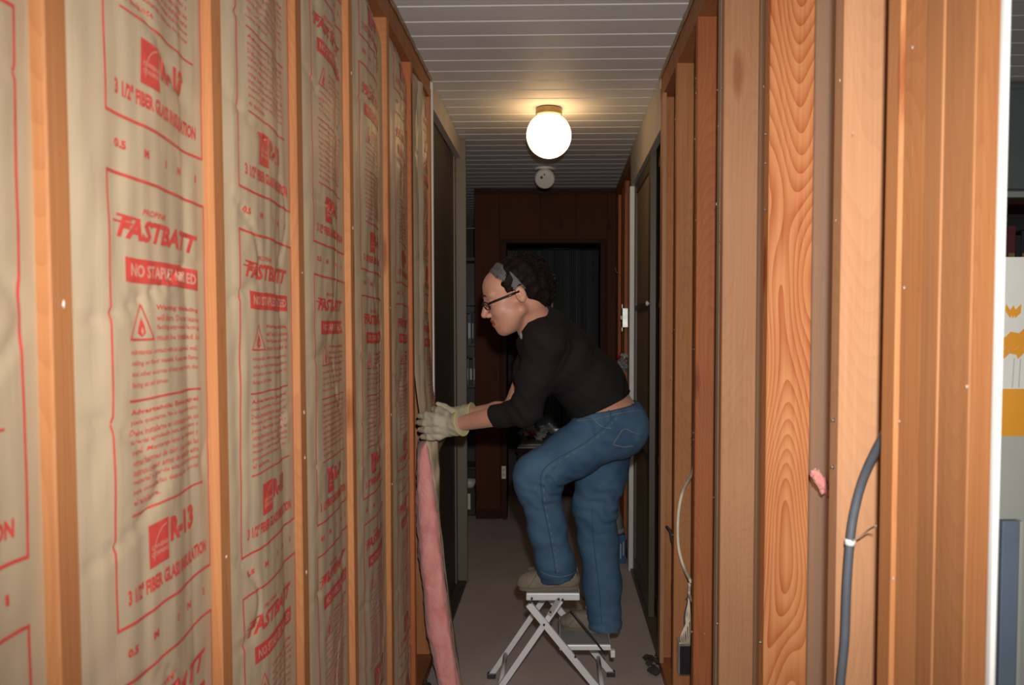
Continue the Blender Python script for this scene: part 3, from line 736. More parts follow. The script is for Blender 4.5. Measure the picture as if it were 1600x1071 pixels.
# ================================================================== ROOM BEYOND THE DOORWAY
cur = empty('curtain', (0.0, 7.5, 0.05), 'dark grey-green pleated curtain seen through the far doorway', 'curtain')
bm = bmesh.new(); n_ = 420; A, B = [], []
cx0, cx1, cd = -0.36, 0.40, 7.5
ctop = W(870, 391, cd).z
for i in range(n_ + 1):
    t = i / n_; x = cx0 + (cx1 - cx0) * t; yv = cd + 0.022 * math.sin(t * 2 * math.pi * 21 + 1.2 * math.sin(t * 13)) + 0.006 * math.sin(t * 170)
    A.append(bm.verts.new((x, yv, 0.04))); B.append(bm.verts.new((x, yv, ctop)))
for i in range(n_): bm.faces.new((A[i], A[i + 1], B[i + 1], B[i]))
bmobj('cloth', bm, M['curtain'], cur, True)
bm = bmesh.new(); tube(bm, [(cx0 - 0.1, cd, ctop + 0.015), (cx1 + 0.1, cd, ctop + 0.015)], 0.012, 8); bmobj('rod', bm, M['plastic_dark'], cur, True)
wa = empty('curtain_light_line', tuple(W(864, 460, 7.4)), 'thin white rod standing in for a line of light through the dark curtain', 'rod')
bm = bmesh.new(); tube(bm, [W(866, 429, 7.42), W(865, 450, 7.42), W(863, 470, 7.42), W(862, 487, 7.42)], [0.012, 0.013, 0.010, 0.012], 8); bmobj('light_line_rod', bm, M['plastic_white'], wa, True)  # white rod and knob stand in for bright light coming through the curtain
bm = bmesh.new(); tube(bm, [W(866, 430, 7.42), Vector((W(866, 430, 7.42).x, 7.47, ctop + 0.01))], 0.003, 6); bmobj('cord', bm, M['plastic_dark'], wa)  # cord added only to hold up the stand-in rod
bm = bmesh.new(); blob(bm, W(861, 486, 7.42), 0.017, (1, 1, 1), .1, 2); bmobj('knob', bm, M['plastic_white'], wa, True)
# low dark chest with papers and bags
lc = empty('low_chest', (-0.1, 6.7, 0), 'low dark chest standing in the room beyond the doorway', 'chest')
box('body', -0.33, 0.25, 6.5, 6.95, 0.03, 0.38, M['dark_trim'], lc, 0.004); box('lid', -0.345, 0.265, 6.485, 6.965, 0.382, 0.41, M['dark_trim'], lc, 0.004)
for k, zz in enumerate((0.412, 0.424, 0.436)):
    o = box('newspaper', -0.33 + 0.012 * k, -0.05 + 0.01 * k, 6.52, 6.80, zz, zz + 0.0105, M['lightgrey_board'] if k != 1 else M['grey_bag'], None, 0.001)
    tag(o, 'folded pale newspaper in the stack on the low chest, ' + ('bottom', 'middle', 'top')[k] + ' of three', 'newspaper', 'newspapers stacked on the chest')
bm = bmesh.new()
for k in range(10): blob(bm, (-0.28 + 0.03 * k + random.uniform(-.01, .01), 6.6 + random.uniform(-.03, .05), 0.520 + 0.03 * math.sin(k * 1.1) + 0.004 * k), 0.036, (1, 1, .8), .9, 2, k + 11)
pb = tag(bmobj('plastic_bag', bm, M['clear_bag']), 'crumpled shiny plastic bag lying on the newspapers in the far room', 'bag')
bm = bmesh.new(); blob(bm, (-0.20, 6.55, 0.53), 0.028, (1, .6, .8), .5, 2, 3); bmobj('red_label', bm, M['red'], pb)

# shelf with folders in the dark nook on the left
bk = empty('bookcase', (-0.85, 6.3, 0), 'dark bookcase in the black gap left of the end wall', 'bookcase')
bz = [0.02, 0.30, 0.62, 0.95, 1.28, 1.60, 1.95]
box('side', -1.30, -1.28, 6.15, 6.45, 0, 2.0, M['plastic_dark'], bk); box('side', -0.42, -0.40, 6.15, 6.45, 0, 2.0, M['plastic_dark'], bk)
box('back', -1.28, -0.42, 6.44, 6.45, 0, 2.0, M['plastic_dark'], bk)
for z_ in bz: box('shelf', -1.28, -0.42, 6.16, 6.44, z_, z_ + 0.018, M['plastic_dark'], bk)
cols = ['slate blue', 'black', 'dark red', 'pale blue']
kk = 0
for r_, (z_, h) in enumerate(((0.95, 0.24), (1.28, 0.27))):
    x = -0.80; rk = -1
    while x < -0.62:
        rk += 1
        wv = random.uniform(0.022, 0.032); ci = ('book4', 'book1', 'book5', 'book4', 'book0')[kk % 5]; kk += 1
        bo = empty('book', (x + wv / 2, 6.2, z_ + 0.018))
        box('cover', x, x + wv - 0.002, 6.19, 6.38, z_ + 0.0185, z_ + h - 0.01 * (kk % 3), M[ci], bo, 0.001)
        box('spine_label', x + 0.005, x + wv - 0.007, 6.188, 6.1905, z_ + 0.06, z_ + h - 0.09, M['white_board' if kk % 2 else 'lightgrey_board'], bo)
        tag(bo, '%s book, %s from left on %s shelf of the dark bookcase' % ({'book4': 'slate blue', 'book1': 'black', 'book5': 'pale blue', 'book0': 'dark red'}[ci], ('first', 'second', 'third', 'fourth', 'fifth', 'sixth', 'seventh', 'eighth', 'ninth', 'tenth')[rk], ('lower filled', 'upper filled')[r_]), 'book', 'books on the dark bookcase, %s shelf' % ('lower', 'upper')[r_])
        x += wv
cn = empty('storage_tub', (-0.66, 5.95, 0), 'dark tub with a white label on the floor behind the left closet post', 'tub')
box('body', -0.72, -0.615, 5.85, 6.05, 0, 0.20, M['plastic_dark'], cn, 0.006); box('label', -0.685, -0.652, 5.847, 5.8505, 0.05, 0.17, M['white_board'], cn)
cn2 = empty('white_bowl', (-0.665, 5.95, 0.201), 'small white bowl on top of the dark tub', 'bowl')
bm = bmesh.new(); lathe(bm, [(0.03, 0.201), (0.034, 0.204), (0.052, 0.255), (0.05, 0.255), (0.033, 0.21), (0.001, 0.21)], (-0.668, 5.95, 0), 28); bmobj('shell', bm, M['plastic_white'], cn2, True)

# ================================================================== ROOM AT THE RIGHT (sliver past the jamb)
cb_ = empty('wall_cabinet', (2.05, 3.3, 1.98), 'grey-green wall cabinet in the room at the right edge', 'cabinet')
box('body', 1.55, 2.9, 3.30, 3.60, 1.98, 2.43, M['cabinet_grey'], cb_)
for k in range(3): box('door', 1.56 + k * 0.446, 1.996 + k * 0.446, 3.278, 3.298, 1.99, 2.40, M['cabinet_grey'], cb_, 0.003)
box('rail', 1.55, 2.9, 3.270, 3.299, 1.955, 1.978, M['lightgrey_board'], cb_)
os_ = empty('bookshelf', (2.05, 3.3, 1.55), 'dark shelf recess with books under the grey cabinet at the right edge', 'bookcase')
box('back', 1.55, 2.9, 3.58, 3.60, 1.0, 1.95, M['plastic_dark'], os_); box('shelf', 1.55, 2.9, 3.30, 3.578, 1.60, 1.625, M['dark_trim'], os_)
box('side', 1.53, 1.548, 3.30, 3.60, 1.0, 1.95, M['dark_trim'], os_); box('top', 1.55, 2.9, 3.30, 3.578, 1.93, 1.95, M['dark_trim'], os_)
x = 1.845; kk = 0
names = ['dark red', 'black', 'gold and black', 'crimson']
while x < 2.06:
    wv = (0.026, 0.018, 0.030, 0.034, 0.024)[kk % 5]; ci = (1, 2, 0, 3, 1)[kk % 5]; h = (0.20, 0.17, 0.19, 0.22, 0.18)[kk % 5]
    bo = empty('book', (x + wv / 2, 3.36, 1.6255))
    box('cover', x, x + wv - 0.002, 3.34, 3.50, 1.6255, 1.6255 + h, M['book%d' % ci], bo, 0.001)
    box('spine_band', x + 0.003, x + wv - 0.005, 3.338, 3.3405, 1.66, 1.68 + 0.05 * (kk % 2), M['book2' if ci != 2 else 'book1'], bo)
    tag(bo, '%s book on the shelf at the right edge, %s from the left' % (('dark red', 'black', 'gold', 'crimson')[ci if ci < 4 else 0], ('first', 'second', 'third', 'fourth', 'fifth', 'sixth', 'seventh', 'eighth', 'ninth', 'tenth', 'eleventh')[kk]), 'book', 'books on the right edge shelf')
    x += wv; kk += 1
# printed board with orange tulips
DB = 1.60
def U(px, py): p = W(px, py, DB); return p.x, p.z
pbm = empty('printed_board', (1.05, DB, 0), 'tall white board with orange tulips and an orange band at the right edge', 'board')
bx0 = U(1558, 500)[0]; bx1 = bx0 + 0.5
zt = U(1580, 402)[1]; zb1 = U(1580, 608)[1]; zb2 = U(1580, 682)[1]
box('white_field', bx0, bx1, DB, DB + 0.012, zb1, zt, M['white_board'], pbm)
box('orange_band', bx0, bx1, DB, DB + 0.012, zb2, zb1, M['orange'], pbm)
box('grey_field', bx0, bx1, DB, DB + 0.012, 0.0, zb2, M['lightgrey_board'], pbm)
def petals(bm, cx, cz, s, kind):
    if kind == 0:
        for dx, hh, tl in ((-0.35, 1.0, -0.25), (0, 0.85, 0.0), (0.35, 1.0, 0.25)):
            pts_ = [(cx + s * (dx * .5), cz - s * .55), (cx + s * (dx + .28), cz - s * .1), (cx + s * (dx + tl + .06), cz + s * hh * .6), (cx + s * (dx - .25), cz + s * .05)]
            bm.faces.new([bm.verts.new((a, DB - 0.0012 - 0.0003 * (1 + dx), c)) for a, c in pts_])
    else:
        for k in range(6):
            a = k * math.pi / 3 + .3; u = Vector((math.cos(a), math.sin(a))); v = Vector((-u.y, u.x)); c = Vector((cx, cz))
            pts_ = [c, c + s * (.5 * u + .28 * v), c + s * .95 * u, c + s * (.5 * u - .28 * v)]
            bm.faces.new([bm.verts.new((q.x, DB - 0.0012 - 0.0002 * k, q.y)) for q in pts_])
for px, py, s, kd in ((1582, 487, 0.026, 0), (1596, 536, 0.036, 1), (1573, 540, 0.030, 1), (1618, 500, 0.03, 0)):
    bm = bmesh.new(); cx, cz = U(px, py); petals(bm, cx, cz, s, kd); bmobj('tulip_print', bm, M['orange'], pbm)
bm = bmesh.new()
for px in (1584, 1594, 1604):
    a = U(px, 560); b2 = U(px - 3, 606); tube(bm, [(a[0], DB - 0.001, a[1]), (b2[0], DB - 0.001, b2[1])], 0.0012, 5)
bmobj('stem_print', bm, M['lightgrey_board'], pbm)
bl = empty('blue_grey_panel', (1.0, 1.42, 0), 'narrow blue-grey upright panel leaning before the printed board', 'panel')
a = W(1562, 813, 1.45); b2 = W(1589, 813, 1.45)
box('face', a.x, b2.x, 1.44, 1.46, 0.0, a.z, M['bluegrey'], bl, 0.002); box('edge_strip', b2.x, b2.x + 0.006, 1.44, 1.462, 0.0, a.z, M['lightgrey_board'], bl)

# ================================================================== THE WOMAN
class Field:
    """a signed distance field on a (possibly uneven) grid, meshed with surface nets"""
    def __init__(s, xs, ys, zs): s.ax = [np.asarray(a, np.float32) for a in (xs, ys, zs)]; s.F = np.full([len(a) for a in s.ax], 0.2, np.float32)
    def _sl(s, lo, hi):
        o_ = []
        for a, l, h in zip(s.ax, lo, hi):
            i = np.searchsorted(a, l); j = np.searchsorted(a, h); o_.append(slice(max(i - 1, 0), min(j + 1, len(a))))
        return tuple(o_)
    def grid(s, sl): return [a[q].reshape([-1 if k == i else 1 for k in range(3)]) for i, (a, q) in enumerate(zip(s.ax, sl))]
    def op(s, fn, lo, hi, k=0.01, mode='add'):
        sl = s._sl([v - 0.05 for v in lo], [v + 0.05 for v in hi])
        if any(q.stop - q.start < 2 for q in sl): return
        d = fn(*s.grid(sl)); a = s.F[sl]
        if mode == 'add':
            h = np.clip(0.5 + 0.5 * (a - d) / k, 0, 1); s.F[sl] = a * (1 - h) + d * h - k * h * (1 - h)
        else:
            d = -d; h = np.clip(0.5 - 0.5 * (a - d) / k, 0, 1); s.F[sl] = a * (1 - h) + d * h + k * h * (1 - h)
    def cone(s, a, b_, ra, rb, k=0.01, mode='add', flat=1.0, nrm=(0, 1, 0)):
        """tapered capsule; flat < 1 squeezes it along nrm"""
        a = np.array(a, float); b_ = np.array(b_, float); R = max(ra, rb); n_ = np.array(nrm, float); n_ /= np.linalg.norm(n_)
        ab = b_ - a; L2 = max(float(ab @ ab), 1e-9)
        def fn(X, Y, Z):
            x, y_, z = X - a[0], Y - a[1], Z - a[2]
            t = np.clip((x * ab[0] + y_ * ab[1] + z * ab[2]) / L2, 0, 1); x = x - t * ab[0]; y_ = y_ - t * ab[1]; z = z - t * ab[2]
            r = ra + (rb - ra) * t
            if flat != 1.0:
                q = x * n_[0] + y_ * n_[1] + z * n_[2]; e = (1 / flat - 1) * q
                return (np.sqrt((x + e * n_[0]) ** 2 + (y_ + e * n_[1]) ** 2 + (z + e * n_[2]) ** 2) - r) * (0.5 + 0.5 * flat)
            return np.sqrt(x * x + y_ * y_ + z * z) - r
        s.op(fn, np.minimum(a, b_) - R, np.maximum(a, b_) + R, k, mode)
    def chain(s, pts, k=0.02, **kw):
        for (a, ra), (b_, rb) in zip(pts, pts[1:]): s.cone(a, b_, ra, rb, k, **kw)
    def ell(s, c, r, k=0.01, mode='add', B=None):
        c = np.array(c, float); B = np.eye(3) if B is None else B; r = np.array(r, float); R = r.max()
        def fn(X, Y, Z):
            x, y_, z = X - c[0], Y - c[1], Z - c[2]; q = [x * B[0][i] + y_ * B[1][i] + z * B[2][i] for i in range(3)]
            k0 = np.sqrt(sum((v / ri) ** 2 for v, ri in zip(q, r))); k1 = np.sqrt(sum((v / ri ** 2) ** 2 for v, ri in zip(q, r))) + 1e-6
            return k0 * (k0 - 1) / k1
        s.op(fn, c - R, c + R, k, mode)
    def whole(s, fn): s.F = fn(s.F, *s.grid((slice(None),) * 3)).astype(np.float32)
    def mesh(s):
        F = s.F; ins = F < 0; nx, ny, nz = F.shape; ax = s.ax
        cnt = np.zeros((nx - 1, ny - 1, nz - 1), np.int8)
        for i in (0, 1):
            for j in (0, 1):
                for k in (0, 1): cnt += ins[i:nx - 1 + i, j:ny - 1 + j, k:nz - 1 + k]
        mix = (cnt > 0) & (cnt < 8); I = np.argwhere(mix); idx = np.full(mix.shape, -1, np.int64); idx[mix] = np.arange(len(I))
        S = np.zeros((len(I), 3)); n_ = np.zeros(len(I))
        cs = [(i, j, k) for i in (0, 1) for j in (0, 1) for k in (0, 1)]
        for a in cs:
            for d in range(3):
                if a[d] == 0:
                    b_ = list(a); b_[d] = 1; ia = I + a; ib = I + b_; fa = F[tuple(ia.T)]; fb = F[tuple(ib.T)]; m_ = (fa < 0) != (fb < 0)
                    t = np.where(m_, fa / np.where(m_, fa - fb, 1), 0)
                    pa = np.stack([ax[q][ia[:, q]] for q in range(3)], 1); pb = np.stack([ax[q][ib[:, q]] for q in range(3)], 1)
                    S += (pa + (pb - pa) * t[:, None]) * m_[:, None]; n_ += m_
        V = S / n_[:, None]; Q = []
        for d in range(3):
            e1, e2 = [(1, 2), (2, 0), (0, 1)][d]; sl = [slice(1, -1)] * 3
            a = [slice(1, m_ - 1) for m_ in F.shape]; a[d] = slice(0, F.shape[d] - 1); b_ = list(a); b_[d] = slice(1, F.shape[d])
            A = ins[tuple(a)]; B_ = ins[tuple(b_)]; ch = np.argwhere(A != B_); flip = A[tuple(ch.T)]
            base = ch.copy(); base[:, e1] += 0; base[:, e2] += 0
            off = np.array([1, 1, 1]); off[d] = 0; base = ch + off
            def cell(u, v):
                c = base.copy(); c[:, e1] -= u; c[:, e2] -= v; return idx[tuple(c.T)]
            q = np.stack([cell(1, 1), cell(0, 1), cell(0, 0), cell(1, 0)], 1); q[~flip] = q[~flip][:, ::-1]; Q.append(q)
        Q = np.concatenate(Q); Q = Q[(Q >= 0).all(1)]
        return V, Q

def sdf_obj(name, fld, mats, parent, smooth_it=0):
    V, Q = fld.mesh(); me = bpy.data.meshes.new(name); me.from_pydata(V.tolist(), [], Q.tolist()); me.update()
    if smooth_it:
        bm = bmesh.new(); bm.from_mesh(me)
        for _ in range(smooth_it): bmesh.ops.smooth_vert(bm, verts=bm.verts[:], factor=0.5, use_axis_x=True, use_axis_y=True, use_axis_z=True)
        bm.to_mesh(me); bm.free()
    return obj(name, me, mats, parent, True)

def ar(a, b_, st): return np.arange(a, b_ + st, st)
def lump(P_, f, amp, ph):
    X, Y, Z = P_
    return amp * (np.sin(f * (X + .6 * Y) + ph) * np.cos(f * .8 * (Z - .4 * Y) + 1.7 * ph) + .6 * np.sin(f * 1.9 * (Z + .5 * X) + 2.1 * ph) * np.sin(f * 1.7 * (Y - .3 * X)))

J = {k: np.array(W(*v)) for k, v in dict(
    pelvis=(958, 662, 2.84), waist=(925, 604, 2.81), chest=(872, 552, 2.74), upper=(850, 526, 2.71), neck=(836, 508, 2.67),
    shn=(853, 536, 2.585), shf=(846, 534, 2.86), eln=(821, 641, 2.64), elf=(800, 642, 2.92), wrn=(706, 665, 2.815), wrf=(722, 650, 2.985),
    hipn=(956, 668, 2.775), hipf=(952, 668, 2.90), knn=(838, 744, 2.75), ann=(872, 902, 2.835), knf=(930, 792, 2.93), anf=(946, 978, 2.925)).items()}
HP, HYAW, HS = math.radians(20), math.radians(8), 1.12
Fh = np.array([-math.cos(HP) * math.cos(HYAW), -math.cos(HP) * math.sin(HYAW), -math.sin(HP)])
Uh = np.array([-math.sin(HP) * math.cos(HYAW), -math.sin(HP) * math.sin(HYAW), math.cos(HP)])
Sh = np.cross(Uh, Fh); HB = np.stack([Fh, Sh, Uh], 1); HO = np.array(W(808, 465, 2.62))
def hl(x, y_, z): return HO + HS * (Fh * x + Sh * y_ + Uh * z)

woman = empty('person', tuple(Vector((J['pelvis'][0], J['pelvis'][1], 0.46))), 'woman in black top, jeans and work gloves standing on the step stool', 'person')

# ---- body: one continuous skin
zs = np.concatenate([ar(0.24, 1.16, 0.009), ar(1.165, 1.30, 0.005), ar(1.303, 1.74, 0.0026)])
xs = np.concatenate([ar(-0.45, -0.34, 0.006), ar(-0.335, 0.0, 0.0028), ar(0.004, 0.42, 0.007)])
ys = np.concatenate([ar(2.44, 2.50, 0.006), ar(2.504, 2.76, 0.0034), ar(2.765, 3.08, 0.007)])
B = Field(xs, ys, zs)
B.chain([(J['pelvis'], .105), (J['waist'], .098), (J['chest'], .105), (J['upper'], .08)], k=.05, flat=1.35)
for s_ in 'nf':
    B.chain([(J['hip' + s_], .080), (J['kn' + s_], .055), (J['an' + s_], .036)], k=.03)
    B.chain([(J['sh' + s_], .048), (J['el' + s_], .036)], k=.02)
    e_, w_ = J['el' + s_], J['wr' + s_]
    B.chain([(e_, .036), (e_ * .7 + w_ * .3, .038), (w_, .0245), (w_ + (w_ - e_) * .12, .022)], k=.015)
    fz = .49 if s_ == 'n' else .295
    B.cone((J['an' + s_][0] + .02, J['an' + s_][1], fz), (J['an' + s_][0] - .09, J['an' + s_][1] + .01, fz - .006), .022, .016, .02)
B.ell(J['pelvis'] + [.025, -.055, .0], (.075, .075, .08), .03); B.ell(J['pelvis'] + [.025, .055, .0], (.075, .075, .08), .03)
B.chain([(J['shn'], .045), (J['upper'], .06), (J['shf'], .045)], k=.03)
B.cone(hl(-.028, 0, -.03), J['neck'], .053, .052, .02); B.cone(J['neck'], J['upper'], .055, .075, .04)
S_ = HS
def he(c, r, k=.012, mode='add'): B.ell(hl(*c), tuple(S_ * v for v in r), k * S_, mode, HB)
def hc(a, b_, ra, rb, k=.01, mode='add'): B.cone(hl(*a), hl(*b_), ra * S_, rb * S_, k * S_, mode)
he((-.017, 0, .044), (.090, .076, .070)); he((.045, 0, .042), (.046, .060, .052), .02)
he((.046, 0, -.010), (.044, .056, .058), .02)
for q in (-1, 1):
    he((.058, q * .031, -.022), (.027, .026, .028), .022); hc((.008, q * .054, -.038), (.062, q * .022, -.074), .016, .016, .03)
    hc((.086, q * .009, .032), (.072, q * .043, .032), .008, .009, .012)
he((.048, 0, -.058), (.040, .046, .034), .02); he((.073, 0, -.076), (.016, .021, .0165), .014)
he((.079, 0, -.046), (.015, .025, .022), .014)
for q in (-1, 1):
    he((.101, q * .030, .011), (.011, .019, .011), .012, 'sub'); he((.0765, q * .030, .010), (.0135, .0165, .0125), .003)
hc((.086, 0, .024), (.1095, 0, -.016), .0065, .0105, .010)
for q in (-1, 1): he((.099, q * .0105, -.0225), (.0095, .007, .0075), .006)
hc((.084, -.022, -.0465), (.0905, -.012, -.0425), .003, .0042, .004); hc((.084, .022, -.0465), (.0905, .012, -.0425), .003, .0042, .004); hc((.0905, -.013, -.0425), (.0935, 0, -.0405), .0042, .0052, .004); hc((.0935, 0, -.0405), (.0905, .013, -.0425), .0052, .0042, .004)
hc((.0885, -.011, -.0525), (.0915, 0, -.0535), .005, .0065, .004); hc((.0915, 0, -.0535), (.0885, .011, -.0525), .0065, .005, .004)
for q in (-1, 1):
    he((-.006, q * .078, .004), (.0155, .0075, .025), .006); he((-.002, q * .086, .006), (.008, .006, .013), .004, 'sub'); he((.004, q * .081, -.003), (.004, .005, .007), .003)
V, Q = B.mesh()
me = bpy.data.meshes.new('body'); me.from_pydata(V.tolist(), [], Q.tolist()); me.update()
cen = np.array([p.center for p in me.polygons]); L_ = (cen - HO) @ HB / HS
lipm = (L_[:, 0] > .0835) & (np.abs(L_[:, 1]) < .0235) & (L_[:, 2] < -.0375 - .10 * np.abs(L_[:, 1])) & (L_[:, 2] > -.0585 + .20 * np.abs(L_[:, 1]))
mi = np.where(lipm, 1, 0).astype(np.int32)
body = obj('body', me, [M['skin'], M['lips']], woman, True); me.polygons.foreach_set('material_index', mi)
def snap_body():
    return BVHTree.FromPolygons([tuple(v) for v in V], [tuple(q) for q in Q])
bvh = snap_body()
# brows, lash lines
for q in (1, -1):
    bm = bmesh.new(); pts = []
    for a in np.linspace(.010, .046, 8):
        p0 = Vector(hl(.13, q * a, .0315 + .006 * math.sin((a - .01) / .036 * math.pi))); hit = bvh.ray_cast(p0, Vector(-Fh + q * 0.25 * -Sh))
        if hit[0]: pts.append(hit[0])
    if len(pts) > 3: tube(bm, pts, [0.0022 * (0.6 + math.sin((i + .6) / (len(pts)) * math.pi)) for i in range(len(pts))], 6, flat=1.3); bmobj('eyebrow', bm, M['brow'], woman, True)
    bm = bmesh.new(); pts = []
    for a in np.linspace(.016, .044, 8):
        p0 = Vector(hl(.13, q * a, .0035 - .002 * math.sin((a - .016) / .028 * math.pi))); hit = bvh.ray_cast(p0, Vector(-Fh))
        if hit[0]: pts.append(hit[0])
    if len(pts) > 3: tube(bm, pts, 0.0013, 5); bmobj('lashes', bm, M['brow'], woman, True)

# ---- hair: cap, bun and loose curls
hx = Field(ar(-.29, .07, .0035), ar(2.46, 2.80, .0045), ar(1.36, 1.73, .0035))
hx.ell(hl(-.021, 0, .046), (.093 * S_, .082 * S_, .075 * S_), .01, 'add', HB)
hx.ell(hl(-.070, 0, .004), (.048 * S_, .060 * S_, .052 * S_), .03, 'add', HB)
hx.ell(hl(-.076, 0, -.022), (.032 * S_, .048 * S_, .032 * S_), .02, 'add', HB)
for q in (-1, 1): hx.ell(hl(.014, q * .066, .034), (.020 * S_, .012 * S_, .030 * S_), .012, 'add', HB)
# keep the face and the ears free
def cutface(Fv, X, Y, Z):
    P_ = [X - HO[0], Y - HO[1], Z - HO[2]]; l = [sum(P_[i] * HB[i][j] for i in range(3)) / HS for j in range(3)]
    fr = l[0] * .80 - (l[2] - .062) * .38 - .031 + .010 * np.sin(l[1] * 60)     # hairline plane over the forehead
    side = np.where(l[2] < .020, l[0] + .022 + 0 * l[1] - (l[2] - .0) * .2, -1)
    g = 0.0022 * np.sin(l[2] * 190 + 2.5 * np.sin(l[1] * 60) + l[0] * 90) + .0018 * np.sin(l[1] * 160 + l[0] * 120)
    return np.maximum(np.maximum(Fv + g, fr * HS), side * HS)
hx.whole(cutface)
hair = sdf_obj('hair', hx, M['hair'], woman)
bm = bmesh.new(); rnd = random.Random(4)
for k in range(170):
    # curls wander over the back of the head and the bun
    th = rnd.uniform(-1.3, 1.3); ph = rnd.uniform(-.75, 1.25)
    d0 = Vector((-math.cos(th) * math.cos(ph), math.sin(th) * math.cos(ph), math.sin(ph)))
    c = Vector((-.030, 0, .038)); p = c + Vector((d0.x * .080, d0.y * .078, d0.z * .078))
    if p.x > -.012: continue
    if d0.z < -.1: p = p + Vector((-.012, 0, -.014))
    t = Vector((rnd.uniform(-1, .2), rnd.uniform(-1, 1), rnd.uniform(-1, .6))); t = (t - t.dot(d0) * d0).normalized(); u = d0.cross(t)
    n_ = 12; ln = rnd.uniform(.02, .05); r_ = rnd.uniform(.004, .009); pts = []
    for i in range(n_):
        s1 = i / (n_ - 1); a = s1 * rnd.uniform(4.5, 5.5) + k
        q = p + t * ln * s1 + d0 * (r_ * math.cos(a) + .004 * s1) + u * r_ * math.sin(a)
        pts.append(Vector(hl(*q)))
    tube(bm, pts, [.0026 * (1 - .6 * i / n_) for i in range(n_)], 5)
for k in range(60):    # messy ends around the bun
    p = Vector((-.072 + rnd.uniform(-.02, .02), rnd.uniform(-.05, .05), rnd.uniform(-.05, .05))); pts = []
    dv = Vector((-1, rnd.uniform(-.8, .8), rnd.uniform(-.9, .7))).normalized(); ln = rnd.uniform(.02, .048)
    for i in range(9):
        s1 = i / 8; pts.append(Vector(hl(*(p + dv * ln * s1 + Vector((0, .007 * math.sin(s1 * 8 + k), .008 * math.cos(s1 * 7 + k * 2)))))))
    tube(bm, pts, [.0022 * (1 - .7 * i / 9) for i in range(9)], 4)
o = bmobj('curls', bm, M['hair'], woman, True); o['kind'] = 'stuff'

# ---- headband: a slab of a slightly larger cap
hb2 = Field(ar(-.29, .07, .0032), ar(2.46, 2.80, .004), ar(1.36, 1.73, .0032))
hb2.ell(hl(-.020, 0, .046), (.0975 * S_, .0855 * S_, .0785 * S_), .01, 'add', HB)
def cutband(Fv, X, Y, Z):
    P_ = [X - HO[0], Y - HO[1], Z - HO[2]]; l = [sum(P_[i] * HB[i][j] for i in range(3)) / HS for j in range(3)]
    s_ = l[0] * .86 - (l[2] - .09) * .50 - .040
    wd = .0135 + .0115 * np.clip(l[2] - .02, 0, .08) / .08
    band = np.abs(s_ + .012) - wd
    inner = -(Fv + .004)
    wav = 0.0012 * np.sin(s_ * 260)
    # leave a gap at the side where a lock of hair crosses the cloth
    gap = .008 - np.abs(l[0] - .006 + .30 * (l[2] - .08)) + .004 * np.sin(l[2] * 150)
    gap = np.where(np.abs(l[1]) > .03, gap, -1)
    return np.maximum(np.maximum(np.maximum(Fv + wav, band * HS), np.maximum(inner, (.012 - l[2]) * HS)), gap * HS)
hb2.whole(cutband)
sdf_obj('headband', hb2, M['band'], woman)

# ---- spectacles
for q in (1, -1):
    bm = bmesh.new(); pts = []
    for k in range(25):
        a = 2 * math.pi * k / 24; ca, sa = math.cos(a), math.sin(a)
        pts.append(Vector(hl(.104 - .012 * abs(.032 + .021 * ca) / .05 + .004 * sa, q * (.032 + .0235 * math.copysign(abs(ca) ** .7, ca)), .006 + .0125 * math.copysign(abs(sa) ** .7, sa))))
    tube(bm, pts, 0.0026, 6, cap=False); rim = bmobj('glasses_rim', bm, M['glasses'], woman, True)
    bm = bmesh.new(); cv = bm.verts.new(sum(pts[:-1], Vector()) / 24); vv = [bm.verts.new(p) for p in pts[:-1]]
    for k in range(24): bm.faces.new((cv, vv[k], vv[(k + 1) % 24]))
    lo_ = bmobj('lens', bm, M['lens'], rim, False); 
    bm = bmesh.new(); tube(bm, [Vector(hl(.089, q * .057, .010)), Vector(hl(.075, q * .067, .011)), Vector(hl(.03, q * .076, .012)), Vector(hl(-.004, q * .082, .014))], 0.0026, 6, flat=1.6); bmobj('temple_arm', bm, M['glasses'], woman, True)
bm = bmesh.new(); tube(bm, catmull([hl(.103, .010, .010), hl(.106, 0, .014), hl(.103, -.010, .010)], 4), .0018, 6); bmobj('glasses_bridge', bm, M['glasses'], woman, True)
bm = bmesh.new(); blob(bm, hl(.002, .0855, -.024), .0022, (1, 1, 1), 0, 1); bmobj('earring', bm, M['metal'], woman, True)

# ---- shirt
SF = Field(ar(-.42, .36, .0052), ar(2.47, 3.04, .0058), ar(1.02, 1.52, .0052))
SF.chain([(J['pelvis'] + [-.03, 0, .03], .122), (J['waist'], .112), (J['chest'] + [.0, 0, -.005], .112), (J['upper'] + [.0, 0, -.01], .088)], k=.06, flat=1.35)
SF.ell(J['chest'] + [-.045, -.06, -.055], (.075, .075, .08), .05); SF.ell(J['chest'] + [-.045, .06, -.055], (.075, .075, .08), .05)
SF.chain([(J['shn'], .064), (J['upper'] + [0, 0, .01], .072), (J['shf'], .06)], k=.05)
SF.cone(J['neck'] + [.005, 0, -.01], J['upper'], .064, .085, .04)
for s_ in 'nf':
    e_, w_ = J['el' + s_], J['wr' + s_]
    c_ = e_ * .56 + w_ * .44
    SF.chain([(J['sh' + s_], .064), (J['sh' + s_] * .5 + e_ * .5, .058), (e_, .050), (c_, .042)], k=.035)
def plane(p, n_):
    p = np.array(p); n_ = np.array(n_, float); n_ /= np.linalg.norm(n_)
    return lambda X, Y, Z: (X - p[0]) * n_[0] + (Y - p[1]) * n_[1] + (Z - p[2]) * n_[2]
hem = plane(W(940, 634, 2.8), (-.42, 0, .91)); nk = plane(W(825, 506, 2.66), (-.80, 0, .60))
cuts = []
for s_ in 'nf':
    e_, w_ = J['el' + s_], J['wr' + s_]; c_ = e_ * .60 + w_ * .40; cuts.append(plane(c_, w_ - e_))
